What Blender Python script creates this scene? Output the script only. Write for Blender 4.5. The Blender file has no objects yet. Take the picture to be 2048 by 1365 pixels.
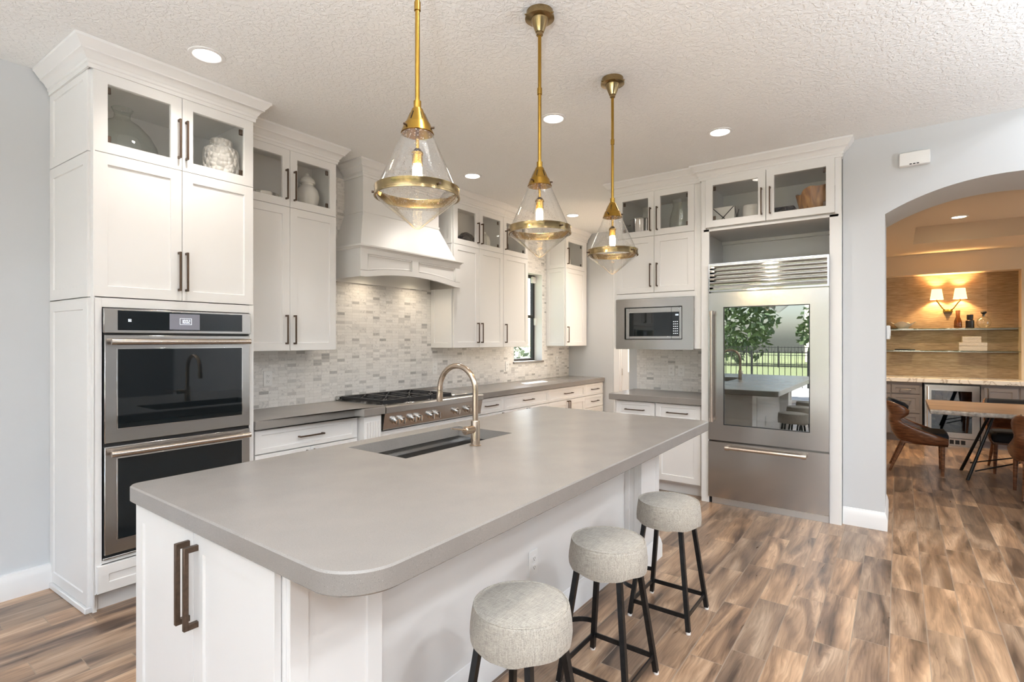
import bpy, math, random
from mathutils import Vector, Matrix

scene = bpy.context.scene
COL = scene.collection
random.seed(7)
PI = math.pi

# ------------------------------------------------------------------ camera, sky, sun, exposure
YAW = math.atan2(772.0, 1050.0)          # angle between the range wall and the view axis
cam_d = bpy.data.cameras.new('camera')
cam_d.sensor_width = 36.0
cam_d.lens = 36.0 * 1050.0 / 2048.0
cam_d.shift_y = -1.5 / 2048.0
cam_d.clip_start = 0.05
cam_d.clip_end = 300
cam = bpy.data.objects.new('camera', cam_d)
COL.objects.link(cam)
cam.location = (0, 0, 1.45)
cam.rotation_euler = (PI / 2, 0, YAW - PI / 2)
scene.camera = cam

vs = scene.view_settings
vs.view_transform = 'Standard'
vs.look = 'None'
vs.gamma = 1.0
vs.use_curve_mapping = False
vs.exposure = 0.30

SKY_STRENGTH = 0.52
SUN_STRENGTH = 34.0
CAN_POWER = 4.6
ADDED_UPLIGHT_POWER = 440.0
GREAT_POWER = 320.0

world = bpy.data.worlds.new('sky')
scene.world = world
world.use_nodes = True
wn = world.node_tree
wn.nodes.clear()
w_out = wn.nodes.new('ShaderNodeOutputWorld')
w_bg = wn.nodes.new('ShaderNodeBackground')
w_sky = wn.nodes.new('ShaderNodeTexSky')
w_sky.sky_type = 'NISHITA'
w_sky.sun_disc = False
w_sky.sun_elevation = math.radians(47)
w_sky.sun_rotation = math.radians(35)
w_sky.air_density = 1.0
w_sky.dust_density = 2.5
w_hsv = wn.nodes.new('ShaderNodeHueSaturation')
w_hsv.inputs['Saturation'].default_value = 0.9
wn.links.new(w_sky.outputs[0], w_hsv.inputs['Color'])
wn.links.new(w_hsv.outputs[0], w_bg.inputs['Color'])
w_bg.inputs['Strength'].default_value = SKY_STRENGTH
wn.links.new(w_bg.outputs[0], w_out.inputs['Surface'])

sun_d = bpy.data.lights.new('sun', 'SUN')
sun_d.energy = SUN_STRENGTH
sun_d.angle = math.radians(0.6)
sun_d.color = (1.0, 0.97, 0.92)
sun = bpy.data.objects.new('sun', sun_d)
COL.objects.link(sun)
sun.rotation_euler = Vector((0.7, 1.0, 1.31)).to_track_quat('Z', 'Y').to_euler()

scene.cycles.use_denoising = True
scene.cycles.max_bounces = 10
scene.cycles.diffuse_bounces = 6
scene.cycles.glossy_bounces = 5
scene.cycles.transparent_max_bounces = 16
scene.cycles.transmission_bounces = 8
scene.cycles.caustics_reflective = False
scene.cycles.caustics_refractive = False
scene.cycles.sample_clamp_indirect = 6.0
scene.cycles.use_light_tree = True

CEIL = 3.02      # kitchen ceiling
HIGH = 3.95      # great room ceiling
WALL = 4.03      # face of the range wall
ARCHX = 4.90     # face of the arch wall


def added_ceiling_lamp(name, x, y, z, size, power, color):
    d = bpy.data.lights.new(name, 'AREA')
    d.shape = 'DISK'
    d.size = size
    d.energy = power
    d.color = color
    o = bpy.data.objects.new(name, d)
    COL.objects.link(o)
    o.location = (x, y, z)
    return o


# unseen ceiling lamps, added in the living room to lift the brightness
for gx, gy in ((-2.2, -2.4), (1.2, -2.4), (-2.2, -4.6), (1.2, -4.6), (3.6, -3.4)):
    added_ceiling_lamp('added_room_lamp', gx, gy, HIGH - 0.03, 0.5, GREAT_POWER / 5.0, (0.90, 0.95, 1.0))

# upward spots added out of view to brighten the kitchen ceiling
ADDED_UPLIGHTS = ((-0.7, -0.30), (-2.0, 0.85), (2.6, -2.5))
for gx, gy in ADDED_UPLIGHTS:
    d_ = bpy.data.lights.new('added_uplight_beam', 'SPOT')
    d_.energy = ADDED_UPLIGHT_POWER
    d_.color = (0.84, 0.92, 1.0)
    d_.spot_size = math.radians(165)
    d_.spot_blend = 0.6
    d_.shadow_soft_size = 0.10
    o_ = bpy.data.objects.new('added_uplight_beam', d_)
    COL.objects.link(o_)
    o_.location = (gx, gy, 1.80)
    o_.rotation_euler = (PI, 0, 0)

# ------------------------------------------------------------------ node materials


def nn(nt, kind, **kw):
    n = nt.nodes.new(kind)
    for k, v in kw.items():
        setattr(n, k, v)
    return n


def new_mat(name):
    m = bpy.data.materials.new(name)
    m.use_nodes = True
    nt = m.node_tree
    b = nt.nodes['Principled BSDF']
    return m, nt, b


def simple(name, col, rough=0.5, metal=0.0, spec=0.5, bump=None, var=0.0, var_scale=8.0, aniso=0.0, coat=0.0):
    m, nt, b = new_mat(name)
    b.inputs['Base Color'].default_value = (*col, 1)
    b.inputs['Roughness'].default_value = rough
    b.inputs['Metallic'].default_value = metal
    b.inputs['Specular IOR Level'].default_value = spec
    b.inputs['Coat Weight'].default_value = coat
    tc = nn(nt, 'ShaderNodeTexCoord')
    if var > 0:
        no = nn(nt, 'ShaderNodeTexNoise')
        no.inputs['Scale'].default_value = var_scale
        no.inputs['Detail'].default_value = 4
        nt.links.new(tc.outputs['Object'], no.inputs['Vector'])
        mx = nn(nt, 'ShaderNodeMix', data_type='RGBA', blend_type='MULTIPLY')
        mx.inputs[0].default_value = 1.0
        rp = nn(nt, 'ShaderNodeValToRGB')
        rp.color_ramp.elements[0].position = 0.3
        rp.color_ramp.elements[1].position = 0.7
        lo = 1 - var
        rp.color_ramp.elements[0].color = (lo, lo, lo, 1)
        rp.color_ramp.elements[1].color = (1, 1, 1, 1)
        nt.links.new(no.outputs['Fac'], rp.inputs['Fac'])
        mx.inputs[6].default_value = (*col, 1)
        nt.links.new(rp.outputs['Color'], mx.inputs[7])
        nt.links.new(mx.outputs[2], b.inputs['Base Color'])
    if bump:
        sc, st, dist = bump
        no = nn(nt, 'ShaderNodeTexNoise')
        no.inputs['Scale'].default_value = sc
        no.inputs['Detail'].default_value = 3
        nt.links.new(tc.outputs['Object'], no.inputs['Vector'])
        bp = nn(nt, 'ShaderNodeBump')
        bp.inputs['Strength'].default_value = st
        bp.inputs['Distance'].default_value = dist
        nt.links.new(no.outputs['Fac'], bp.inputs['Height'])
        nt.links.new(bp.outputs['Normal'], b.inputs['Normal'])
    return m


def emit(name, col, strength):
    m, nt, b = new_mat(name)
    b.inputs['Base Color'].default_value = (*col, 1)
    b.inputs['Emission Color'].default_value = (*col, 1)
    b.inputs['Emission Strength'].default_value = strength
    return m


def math_node(nt, op, a, b=None, c=None):
    n = nn(nt, 'ShaderNodeMath', operation=op)
    for i, v in enumerate((a, b, c)):
        if v is None:
            continue
        if isinstance(v, (int, float)):
            n.inputs[i].default_value = v
        else:
            nt.links.new(v, n.inputs[i])
    return n.outputs[0]


def ramp(nt, fac, stops):
    r = nn(nt, 'ShaderNodeValToRGB')
    els = r.color_ramp.elements
    while len(els) < len(stops):
        els.new(0.5)
    for e, (p, c) in zip(els, stops):
        e.position = p
        e.color = (*c, 1)
    nt.links.new(fac, r.inputs['Fac'])
    return r.outputs['Color']


def mix(nt, fac, a, b, blend='MIX'):
    n = nn(nt, 'ShaderNodeMix', data_type='RGBA', blend_type=blend)
    for i, v in ((0, fac), (6, a), (7, b)):
        if isinstance(v, (int, float)):
            n.inputs[i].default_value = v
        elif isinstance(v, tuple):
            n.inputs[i].default_value = (*v, 1)
        else:
            nt.links.new(v, n.inputs[i])
    return n.outputs[2]


def mat_floor():
    m, nt, b = new_mat('wood_look_tile')
    geo = nn(nt, 'ShaderNodeNewGeometry')
    sep = nn(nt, 'ShaderNodeSeparateXYZ')
    nt.links.new(geo.outputs['Position'], sep.inputs[0])
    x, y = sep.outputs[0], sep.outputs[1]
    rowf = math_node(nt, 'DIVIDE', math_node(nt, 'SUBTRACT', y, 0.033), 0.149)
    row = math_node(nt, 'FLOOR', rowf)
    rfr = math_node(nt, 'SUBTRACT', rowf, row)
    xs = math_node(nt, 'DIVIDE', math_node(nt, 'ADD', math_node(nt, 'SUBTRACT', x, 3.653), math_node(nt, 'MULTIPLY', row, 0.152)), 0.604)
    colu = math_node(nt, 'FLOOR', xs)
    cfr = math_node(nt, 'SUBTRACT', xs, colu)
    comb = nn(nt, 'ShaderNodeCombineXYZ')
    nt.links.new(row, comb.inputs[0])
    nt.links.new(colu, comb.inputs[1])
    wn_ = nn(nt, 'ShaderNodeTexWhiteNoise', noise_dimensions='3D')
    nt.links.new(comb.outputs[0], wn_.inputs['Vector'])
    rs = nn(nt, 'ShaderNodeSeparateColor')
    nt.links.new(wn_.outputs['Color'], rs.inputs[0])
    r1, r2, r3 = rs.outputs[0], rs.outputs[1], rs.outputs[2]
    # broad bands of the grain, one offset per tile
    cv = nn(nt, 'ShaderNodeCombineXYZ')
    nt.links.new(math_node(nt, 'ADD', math_node(nt, 'MULTIPLY', x, 1.0), math_node(nt, 'MULTIPLY', r1, 40.0)), cv.inputs[0])
    nt.links.new(math_node(nt, 'ADD', math_node(nt, 'MULTIPLY', y, 6.5), math_node(nt, 'MULTIPLY', r2, 40.0)), cv.inputs[1])
    n1 = nn(nt, 'ShaderNodeTexNoise')
    n1.inputs['Scale'].default_value = 1.15
    n1.inputs['Detail'].default_value = 3.0
    n1.inputs['Roughness'].default_value = 0.5
    n1.inputs['Distortion'].default_value = 1.1
    nt.links.new(cv.outputs[0], n1.inputs['Vector'])
    base = ramp(nt, n1.outputs['Fac'], [(0.30, (0.068, 0.043, 0.030)), (0.42, (0.19, 0.124, 0.083)), (0.54, (0.31, 0.205, 0.134)), (0.70, (0.48, 0.345, 0.24))])
    # fine lines
    cf = nn(nt, 'ShaderNodeCombineXYZ')
    nt.links.new(math_node(nt, 'ADD', math_node(nt, 'MULTIPLY', x, 3.0), math_node(nt, 'MULTIPLY', r3, 30.0)), cf.inputs[0])
    nt.links.new(math_node(nt, 'ADD', math_node(nt, 'MULTIPLY', y, 70.0), math_node(nt, 'MULTIPLY', n1.outputs['Fac'], 9.0)), cf.inputs[1])
    n2 = nn(nt, 'ShaderNodeTexNoise')
    n2.inputs['Scale'].default_value = 1.6
    n2.inputs['Detail'].default_value = 4.0
    nt.links.new(cf.outputs[0], n2.inputs['Vector'])
    fine = ramp(nt, n2.outputs['Fac'], [(0.32, (0.70, 0.68, 0.66)), (0.6, (1.06, 1.05, 1.04))])
    c1 = mix(nt, 1.0, base, fine, 'MULTIPLY')
    tone = ramp(nt, r2, [(0.0, (0.80, 0.82, 0.86)), (0.5, (1.10, 1.07, 1.04)), (1.0, (1.36, 1.28, 1.18))])
    c2 = mix(nt, 1.0, c1, tone, 'MULTIPLY')
    # joints
    ex = math_node(nt, 'MULTIPLY', math_node(nt, 'MINIMUM', cfr, math_node(nt, 'SUBTRACT', 1.0, cfr)), 0.604)
    ey = math_node(nt, 'MULTIPLY', math_node(nt, 'MINIMUM', rfr, math_node(nt, 'SUBTRACT', 1.0, rfr)), 0.149)
    ed = math_node(nt, 'MINIMUM', ex, ey)
    joint = math_node(nt, 'LESS_THAN', ed, 0.0017)
    c3 = mix(nt, joint, c2, (0.30, 0.235, 0.18))
    nt.links.new(c3, b.inputs['Base Color'])
    nt.links.new(math_node(nt, 'ADD', math_node(nt, 'MULTIPLY', joint, 0.35), math_node(nt, 'MULTIPLY_ADD', n2.outputs['Fac'], 0.12, 0.24)), b.inputs['Roughness'])
    bp = nn(nt, 'ShaderNodeBump')
    bp.inputs['Strength'].default_value = 0.25
    bp.inputs['Distance'].default_value = 0.0015
    nt.links.new(math_node(nt, 'SUBTRACT', n2.outputs['Fac'], math_node(nt, 'MULTIPLY', joint, 1.0)), bp.inputs['Height'])
    nt.links.new(bp.outputs['Normal'], b.inputs['Normal'])
    return m


def mat_mosaic(axis):
    m, nt, b = new_mat('marble_mosaic_' + axis)
    geo = nn(nt, 'ShaderNodeNewGeometry')
    sep = nn(nt, 'ShaderNodeSeparateXYZ')
    nt.links.new(geo.outputs['Position'], sep.inputs[0])
    u = sep.outputs[0 if axis == 'x' else 1]
    z = sep.outputs[2]
    cf = math_node(nt, 'DIVIDE', u, 0.079)
    cu = math_node(nt, 'FLOOR', cf)
    cfr = math_node(nt, 'SUBTRACT', cf, cu)
    rf = math_node(nt, 'DIVIDE', z, 0.0262)
    ru = math_node(nt, 'FLOOR', rf)
    rfr = math_node(nt, 'SUBTRACT', rf, ru)
    comb = nn(nt, 'ShaderNodeCombineXYZ')
    nt.links.new(cu, comb.inputs[0])
    nt.links.new(ru, comb.inputs[1])
    wn_ = nn(nt, 'ShaderNodeTexWhiteNoise', noise_dimensions='3D')
    nt.links.new(comb.outputs[0], wn_.inputs['Vector'])
    tone = ramp(nt, wn_.outputs['Value'], [(0.0, (0.40, 0.395, 0.39)), (0.035, (0.52, 0.51, 0.50)), (0.11, (0.68, 0.67, 0.655)), (0.28, (0.77, 0.757, 0.735)), (1.0, (0.83, 0.818, 0.80))])
    no = nn(nt, 'ShaderNodeTexNoise')
    no.inputs['Scale'].default_value = 22
    no.inputs['Detail'].default_value = 5
    no.inputs['Distortion'].default_value = 1.5
    sh = nn(nt, 'ShaderNodeVectorMath', operation='MULTIPLY_ADD')
    nt.links.new(wn_.outputs['Color'], sh.inputs[0])
    sh.inputs[1].default_value = (9, 9, 9)
    nt.links.new(geo.outputs['Position'], sh.inputs[2])
    nt.links.new(sh.outputs[0], no.inputs['Vector'])
    vein = ramp(nt, no.outputs['Fac'], [(0.34, (0.80, 0.80, 0.81)), (0.44, (1, 1, 1))])
    c = mix(nt, 1.0, tone, vein, 'MULTIPLY')
    ex = math_node(nt, 'MULTIPLY', math_node(nt, 'MINIMUM', cfr, math_node(nt, 'SUBTRACT', 1.0, cfr)), 0.079)
    ey = math_node(nt, 'MULTIPLY', math_node(nt, 'MINIMUM', rfr, math_node(nt, 'SUBTRACT', 1.0, rfr)), 0.0262)
    joint = math_node(nt, 'LESS_THAN', math_node(nt, 'MINIMUM', ex, ey), 0.0011)
    c = mix(nt, joint, c, (0.66, 0.645, 0.62))
    nt.links.new(c, b.inputs['Base Color'])
    b.inputs['Roughness'].default_value = 0.32
    bp = nn(nt, 'ShaderNodeBump')
    bp.inputs['Strength'].default_value = 0.35
    bp.inputs['Distance'].default_value = 0.001
    bp.invert = True
    nt.links.new(joint, bp.inputs['Height'])
    nt.links.new(bp.outputs['Normal'], b.inputs['Normal'])
    return m


def mat_quartz():
    m, nt, b = new_mat('grey_quartz')
    tc = nn(nt, 'ShaderNodeTexCoord')
    no = nn(nt, 'ShaderNodeTexNoise')
    no.inputs['Scale'].default_value = 420
    no.inputs['Detail'].default_value = 2
    nt.links.new(tc.outputs['Object'], no.inputs['Vector'])
    n2 = nn(nt, 'ShaderNodeTexNoise')
    n2.inputs['Scale'].default_value = 5
    n2.inputs['Detail'].default_value = 5
    nt.links.new(tc.outputs['Object'], n2.inputs['Vector'])
    c = ramp(nt, no.outputs['Fac'], [(0.27, (0.15, 0.14, 0.13)), (0.36, (0.236, 0.217, 0.200)), (0.68, (0.254, 0.234, 0.216)), (0.76, (0.40, 0.38, 0.36))])
    c2 = ramp(nt, n2.outputs['Fac'], [(0.3, (0.93, 0.93, 0.93)), (0.7, (1.04, 1.03, 1.02))])
    nt.links.new(mix(nt, 1.0, c, c2, 'MULTIPLY'), b.inputs['Base Color'])
    b.inputs['Roughness'].default_value = 0.27
    b.inputs['Specular IOR Level'].default_value = 0.5
    return m


def mat_steel(name='brushed_steel', col=(0.50, 0.49, 0.48), rough=0.24, stretch=(1, 1, 120)):
    m, nt, b = new_mat(name)
    b.inputs['Base Color'].default_value = (*col, 1)
    b.inputs['Metallic'].default_value = 1.0
    tc = nn(nt, 'ShaderNodeTexCoord')
    mp = nn(nt, 'ShaderNodeMapping')
    mp.inputs['Scale'].default_value = stretch
    nt.links.new(tc.outputs['Object'], mp.inputs['Vector'])
    no = nn(nt, 'ShaderNodeTexNoise')
    no.inputs['Scale'].default_value = 6
    no.inputs['Detail'].default_value = 3
    nt.links.new(mp.outputs[0], no.inputs['Vector'])
    nt.links.new(math_node(nt, 'MULTIPLY_ADD', no.outputs['Fac'], 0.10, rough - 0.05), b.inputs['Roughness'])
    return m


def mat_wood(name, cols, scale=(3, 30, 30), rough=0.4, distort=1.5):
    m, nt, b = new_mat(name)
    tc = nn(nt, 'ShaderNodeTexCoord')
    mp = nn(nt, 'ShaderNodeMapping')
    mp.inputs['Scale'].default_value = scale
    nt.links.new(tc.outputs['Object'], mp.inputs['Vector'])
    no = nn(nt, 'ShaderNodeTexNoise')
    no.inputs['Scale'].default_value = 1.0
    no.inputs['Detail'].default_value = 5
    no.inputs['Distortion'].default_value = distort
    nt.links.new(mp.outputs[0], no.inputs['Vector'])
    nt.links.new(ramp(nt, no.outputs['Fac'], [(0.3, cols[0]), (0.5, cols[1]), (0.7, cols[2])]), b.inputs['Base Color'])
    b.inputs['Roughness'].default_value = rough
    return m


def mat_linen(name, col):
    m, nt, b = new_mat(name)
    tc = nn(nt, 'ShaderNodeTexCoord')
    outs = []
    for sc in ((22, 300, 300), (300, 22, 300), (300, 300, 22)):
        mp = nn(nt, 'ShaderNodeMapping')
        mp.inputs['Scale'].default_value = sc
        nt.links.new(tc.outputs['Object'], mp.inputs['Vector'])
        no = nn(nt, 'ShaderNodeTexNoise')
        no.inputs['Scale'].default_value = 1.2
        no.inputs['Detail'].default_value = 2
        nt.links.new(mp.outputs[0], no.inputs['Vector'])
        outs.append(no.outputs['Fac'])
    s = math_node(nt, 'DIVIDE', math_node(nt, 'ADD', math_node(nt, 'ADD', outs[0], outs[1]), outs[2]), 3.0)
    c = ramp(nt, s, [(0.36, tuple(v * 0.62 for v in col)), (0.52, col), (0.64, tuple(min(1, v * 1.25) for v in col))])
    nt.links.new(c, b.inputs['Base Color'])
    b.inputs['Roughness'].default_value = 0.95
    b.inputs['Specular IOR Level'].default_value = 0.1
    b.inputs['Sheen Weight'].default_value = 0.15
    bp = nn(nt, 'ShaderNodeBump')
    bp.inputs['Strength'].default_value = 0.5
    bp.inputs['Distance'].default_value = 0.001
    nt.links.new(s, bp.inputs['Height'])
    nt.links.new(bp.outputs['Normal'], b.inputs['Normal'])
    return m


def mat_glass(name, tint=(1, 1, 1), base_reflect=0.03, edge=1.0, seeds=False, rough=0.0, rim=0.0):
    """clear thin glass: see-through with a mirror share that grows at grazing angles; optional seed bubbles"""
    m = bpy.data.materials.new(name)
    m.use_nodes = True
    nt = m.node_tree
    nt.nodes.clear()
    out = nn(nt, 'ShaderNodeOutputMaterial')
    tr = nn(nt, 'ShaderNodeBsdfTransparent')
    tr.inputs['Color'].default_value = (*tint, 1)
    gl = nn(nt, 'ShaderNodeBsdfGlossy')
    gl.inputs['Roughness'].default_value = rough
    gl.inputs['Color'].default_value = (1, 1, 1, 1)
    lw = nn(nt, 'ShaderNodeLayerWeight')
    lw.inputs['Blend'].default_value = 0.5
    p = math_node(nt, 'POWER', lw.outputs['Facing'], 3.0 if seeds else 4.0)
    fac = math_node(nt, 'MULTIPLY_ADD', p, edge * 0.8, base_reflect)
    if rim > 0:
        # more glass to look through where the wall is seen edge-on
        q = math_node(nt, 'POWER', lw.outputs['Facing'], 5.0)
        nt.links.new(mix(nt, q, tint, tuple(v * (1 - rim) for v in tint)), tr.inputs['Color'])
    if seeds:
        tc = nn(nt, 'ShaderNodeTexCoord')
        vo = nn(nt, 'ShaderNodeTexVoronoi')
        vo.inputs['Scale'].default_value = 130
        nt.links.new(tc.outputs['Object'], vo.inputs['Vector'])
        dot = math_node(nt, 'LESS_THAN', vo.outputs['Distance'], 0.24)
        bp = nn(nt, 'ShaderNodeBump')
        bp.inputs['Strength'].default_value = 0.6
        bp.inputs['Distance'].default_value = 0.002
        nt.links.new(dot, bp.inputs['Height'])
        nt.links.new(bp.outputs['Normal'], gl.inputs['Normal'])
        fac = math_node(nt, 'ADD', fac, math_node(nt, 'MULTIPLY', dot, 0.5))
    fac = math_node(nt, 'MINIMUM', fac, 0.95)
    mx = nn(nt, 'ShaderNodeMixShader')
    nt.links.new(fac, mx.inputs[0])
    nt.links.new(tr.outputs[0], mx.inputs[1])
    nt.links.new(gl.outputs[0], mx.inputs[2])
    nt.links.new(mx.outputs[0], out.inputs['Surface'])
    return m


def mat_ceiling():
    m, nt, b = new_mat('knockdown_plaster')
    b.inputs['Base Color'].default_value = (0.87, 0.875, 0.87, 1)
    b.inputs['Roughness'].default_value = 0.9
    b.inputs['Specular IOR Level'].default_value = 0.2
    geo = nn(nt, 'ShaderNodeNewGeometry')
    no = nn(nt, 'ShaderNodeTexNoise')
    no.inputs['Scale'].default_value = 42
    no.inputs['Detail'].default_value = 3
    no.inputs['Distortion'].default_value = 0.6
    nt.links.new(geo.outputs['Position'], no.inputs['Vector'])
    h = ramp(nt, no.outputs['Fac'], [(0.44, (0, 0, 0)), (0.56, (1, 1, 1))])
    bp = nn(nt, 'ShaderNodeBump')
    bp.inputs['Strength'].default_value = 0.55
    bp.inputs['Distance'].default_value = 0.004
    nt.links.new(h, bp.inputs['Height'])
    nt.links.new(bp.outputs['Normal'], b.inputs['Normal'])
    return m


def mat_wallpaper():
    m, nt, b = new_mat('grasscloth')
    geo = nn(nt, 'ShaderNodeNewGeometry')
    mp = nn(nt, 'ShaderNodeMapping')
    mp.inputs['Scale'].default_value = (6, 6, 110)
    nt.links.new(geo.outputs['Position'], mp.inputs['Vector'])
    no = nn(nt, 'ShaderNodeTexNoise')
    no.inputs['Scale'].default_value = 1.5
    no.inputs['Detail'].default_value = 4
    nt.links.new(mp.outputs[0], no.inputs['Vector'])
    c = ramp(nt, no.outputs['Fac'], [(0.3, (0.25, 0.185, 0.12)), (0.5, (0.40, 0.30, 0.20)), (0.7, (0.52, 0.41, 0.285))])
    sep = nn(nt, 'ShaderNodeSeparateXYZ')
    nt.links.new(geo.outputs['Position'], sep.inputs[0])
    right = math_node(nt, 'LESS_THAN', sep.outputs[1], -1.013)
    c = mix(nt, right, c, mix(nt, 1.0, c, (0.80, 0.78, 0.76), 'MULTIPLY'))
    nt.links.new(c, b.inputs['Base Color'])
    b.inputs['Roughness'].default_value = 0.75
    bp = nn(nt, 'ShaderNodeBump')
    bp.inputs['Strength'].default_value = 0.5
    bp.inputs['Distance'].default_value = 0.003
    nt.links.new(no.outputs['Fac'], bp.inputs['Height'])
    nt.links.new(bp.outputs['Normal'], b.inputs['Normal'])
    return m


def mat_marble():
    m, nt, b = new_mat('veined_white_marble')
    geo = nn(nt, 'ShaderNodeNewGeometry')
    no = nn(nt, 'ShaderNodeTexNoise')
    no.inputs['Scale'].default_value = 2.2
    no.inputs['Detail'].default_value = 5
    no.inputs['Distortion'].default_value = 2.0
    nt.links.new(geo.outputs['Position'], no.inputs['Vector'])
    d = math_node(nt, 'ABSOLUTE', math_node(nt, 'SUBTRACT', no.outputs['Fac'], 0.5))
    nt.links.new(ramp(nt, d, [(0.0, (0.45, 0.40, 0.36)), (0.022, (0.80, 0.78, 0.76)), (0.05, (0.84, 0.82, 0.80))]), b.inputs['Base Color'])
    b.inputs['Roughness'].default_value = 0.2
    return m


def mat_bubbly(name, col, scale, strength, dist):
    m, nt, b = new_mat(name)
    b.inputs['Base Color'].default_value = (*col, 1)
    b.inputs['Roughness'].default_value = 0.3
    tc = nn(nt, 'ShaderNodeTexCoord')
    vo = nn(nt, 'ShaderNodeTexVoronoi')
    vo.inputs['Scale'].default_value = scale
    nt.links.new(tc.outputs['Object'], vo.inputs['Vector'])
    bp = nn(nt, 'ShaderNodeBump')
    bp.inputs['Strength'].default_value = strength
    bp.inputs['Distance'].default_value = dist
    bp.invert = True
    nt.links.new(vo.outputs['Distance'], bp.inputs['Height'])
    nt.links.new(bp.outputs['Normal'], b.inputs['Normal'])
    return m


M = {}
M['floor'] = mat_floor()
M['mosx'] = mat_mosaic('x')
M['mosy'] = mat_mosaic('y')
M['quartz'] = mat_quartz()
M['ceil'] = mat_ceiling()
M['wall'] = simple('pale_wall_paint', (0.60, 0.615, 0.63), 0.8, spec=0.25, bump=(160, 0.08, 0.001))
M['greywall'] = simple('stone_grey_paint', (0.22, 0.22, 0.22), 0.8, spec=0.25)
M['wallwarm'] = simple('warm_wall_paint', (0.70, 0.58, 0.44), 0.8, spec=0.25, bump=(160, 0.08, 0.001))
M['white'] = simple('white_lacquer', (0.80, 0.797, 0.79), 0.38, spec=0.4, var=0.015, var_scale=3)
M['trim'] = simple('white_trim_paint', (0.82, 0.82, 0.82), 0.45, spec=0.4)
M['steel'] = mat_steel()
M['steelv'] = mat_steel('brushed_steel_upright', (0.52, 0.495, 0.47), 0.18, stretch=(120, 120, 1))
M['nickel'] = mat_steel('champagne_nickel', (0.50, 0.40, 0.31), 0.20, (1, 1, 60))
M['kick'] = simple('satin_steel', (0.66, 0.66, 0.66), 0.42, 1.0)
M['handlesteel'] = mat_steel('warm_handle_steel', (0.60, 0.53, 0.47), 0.22, (1, 1, 60))
M['chrome'] = simple('polished_steel', (0.75, 0.74, 0.72), 0.08, 1.0)
M['bronze'] = simple('dark_bronze', (0.115, 0.075, 0.052), 0.42, 0.75, var=0.3, var_scale=90)
M['brass'] = simple('aged_brass', (0.37, 0.215, 0.04), 0.27, 1.0, var=0.12, var_scale=30)
M['brassdark'] = simple('antique_brass', (0.36, 0.26, 0.13), 0.2, 1.0, var=0.15, var_scale=30)
M['black'] = simple('black_enamel', (0.014, 0.014, 0.015), 0.35, var=0.2)
M['iron'] = simple('cast_iron', (0.018, 0.018, 0.02), 0.5, 0.2, bump=(200, 0.2, 0.001))
M['legs'] = simple('blackened_steel', (0.035, 0.036, 0.038), 0.32, 0.75, var=0.3, var_scale=40)
M['dark'] = simple('dark_void', (0.01, 0.01, 0.012), 0.8)
M['ovenglass'] = simple('black_oven_glass', (0.004, 0.007, 0.009), 0.03, 0.0, spec=0.6, var=0.1)
M['pane'] = mat_glass('cabinet_glass', (0.99, 0.99, 0.985), 0.025, 0.5)
M['seeded'] = mat_glass('seeded_glass', (0.975, 0.975, 0.965), 0.085, 0.8, seeds=True, rim=0.6)
M['clear'] = mat_glass('clear_glass', (0.95, 0.97, 0.96), 0.09, 0.7, rim=0.7)
M['green_glass'] = mat_glass('greenish_glass', (0.93, 0.955, 0.935), 0.09, 0.7, rim=0.75)
M['amber_glass'] = mat_glass('smoked_glass', (0.55, 0.40, 0.30), 0.05, 0.8)
M['fridge_glass'] = mat_glass('fridge_glass', (0.55, 0.60, 0.56), 0.34, 0.6)
M['win_glass'] = mat_glass('window_glass', (0.97, 0.98, 0.98), 0.03, 0.5)
M['linen'] = mat_linen('oatmeal_linen', (0.40, 0.365, 0.315))
M['walnut'] = mat_wood('walnut', ((0.07, 0.025, 0.010), (0.17, 0.065, 0.028), (0.26, 0.11, 0.05)), (6, 6, 40), 0.3)
M['tablewood'] = mat_wood('pale_walnut_top', ((0.13, 0.075, 0.05), (0.28, 0.19, 0.14), (0.42, 0.32, 0.25)), (16, 1.2, 10), 0.3)
M['bark'] = simple('live_edge', (0.66, 0.62, 0.57), 0.8, bump=(30, 0.9, 0.02), var=0.6, var_scale=25)
M['olive'] = mat_wood('figured_wood', ((0.10, 0.035, 0.012), (0.33, 0.15, 0.045), (0.50, 0.28, 0.10)), (22, 22, 3), 0.35)
M['darkwood'] = mat_wood('dark_rough_wood', ((0.015, 0.012, 0.010), (0.06, 0.035, 0.02), (0.22, 0.13, 0.08)), (6, 6, 60), 0.5)
M['navy'] = simple('charcoal_upholstery', (0.012, 0.014, 0.020), 0.8, bump=(300, 0.2, 0.001))
M['greycab'] = simple('taupe_grey_lacquer', (0.235, 0.215, 0.22), 0.4)
M['marble'] = mat_marble()
M['paper'] = mat_wallpaper()
M['ceramic'] = simple('white_ceramic', (0.80, 0.79, 0.76), 0.22, var=0.02)
M['petal'] = mat_bubbly('petal_ceramic', (0.80, 0.78, 0.75), 34, 1.0, 0.02)
M['grille'] = mat_bubbly('dark_coral', (0.03, 0.03, 0.035), 40, 1.0, 0.02)
M['plastic'] = simple('white_plastic', (0.84, 0.84, 0.83), 0.35)
M['shell'] = simple('white_shell', (0.85, 0.80, 0.74), 0.3)
M['boxmat'] = mat_bubbly('mottled_stone', (0.66, 0.60, 0.52), 90, 0.8, 0.004)
M['shade'] = emit('lit_lampshade', (1.0, 0.72, 0.38), 1.5)
M['lens'] = emit('lit_downlight_lens', (1.0, 0.93, 0.82), 14.0)
M['lenswarm'] = emit('lit_warm_lens', (1.0, 0.84, 0.58), 14.0)
M['bulb'] = emit('lit_filament_bulb', (1.0, 0.74, 0.42), 210.0)
M['display'] = emit('oven_display', (0.16, 0.16, 0.19), 0.35)
M['digits'] = emit('lit_digits', (0.9, 0.95, 1.0), 0.7)
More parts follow.
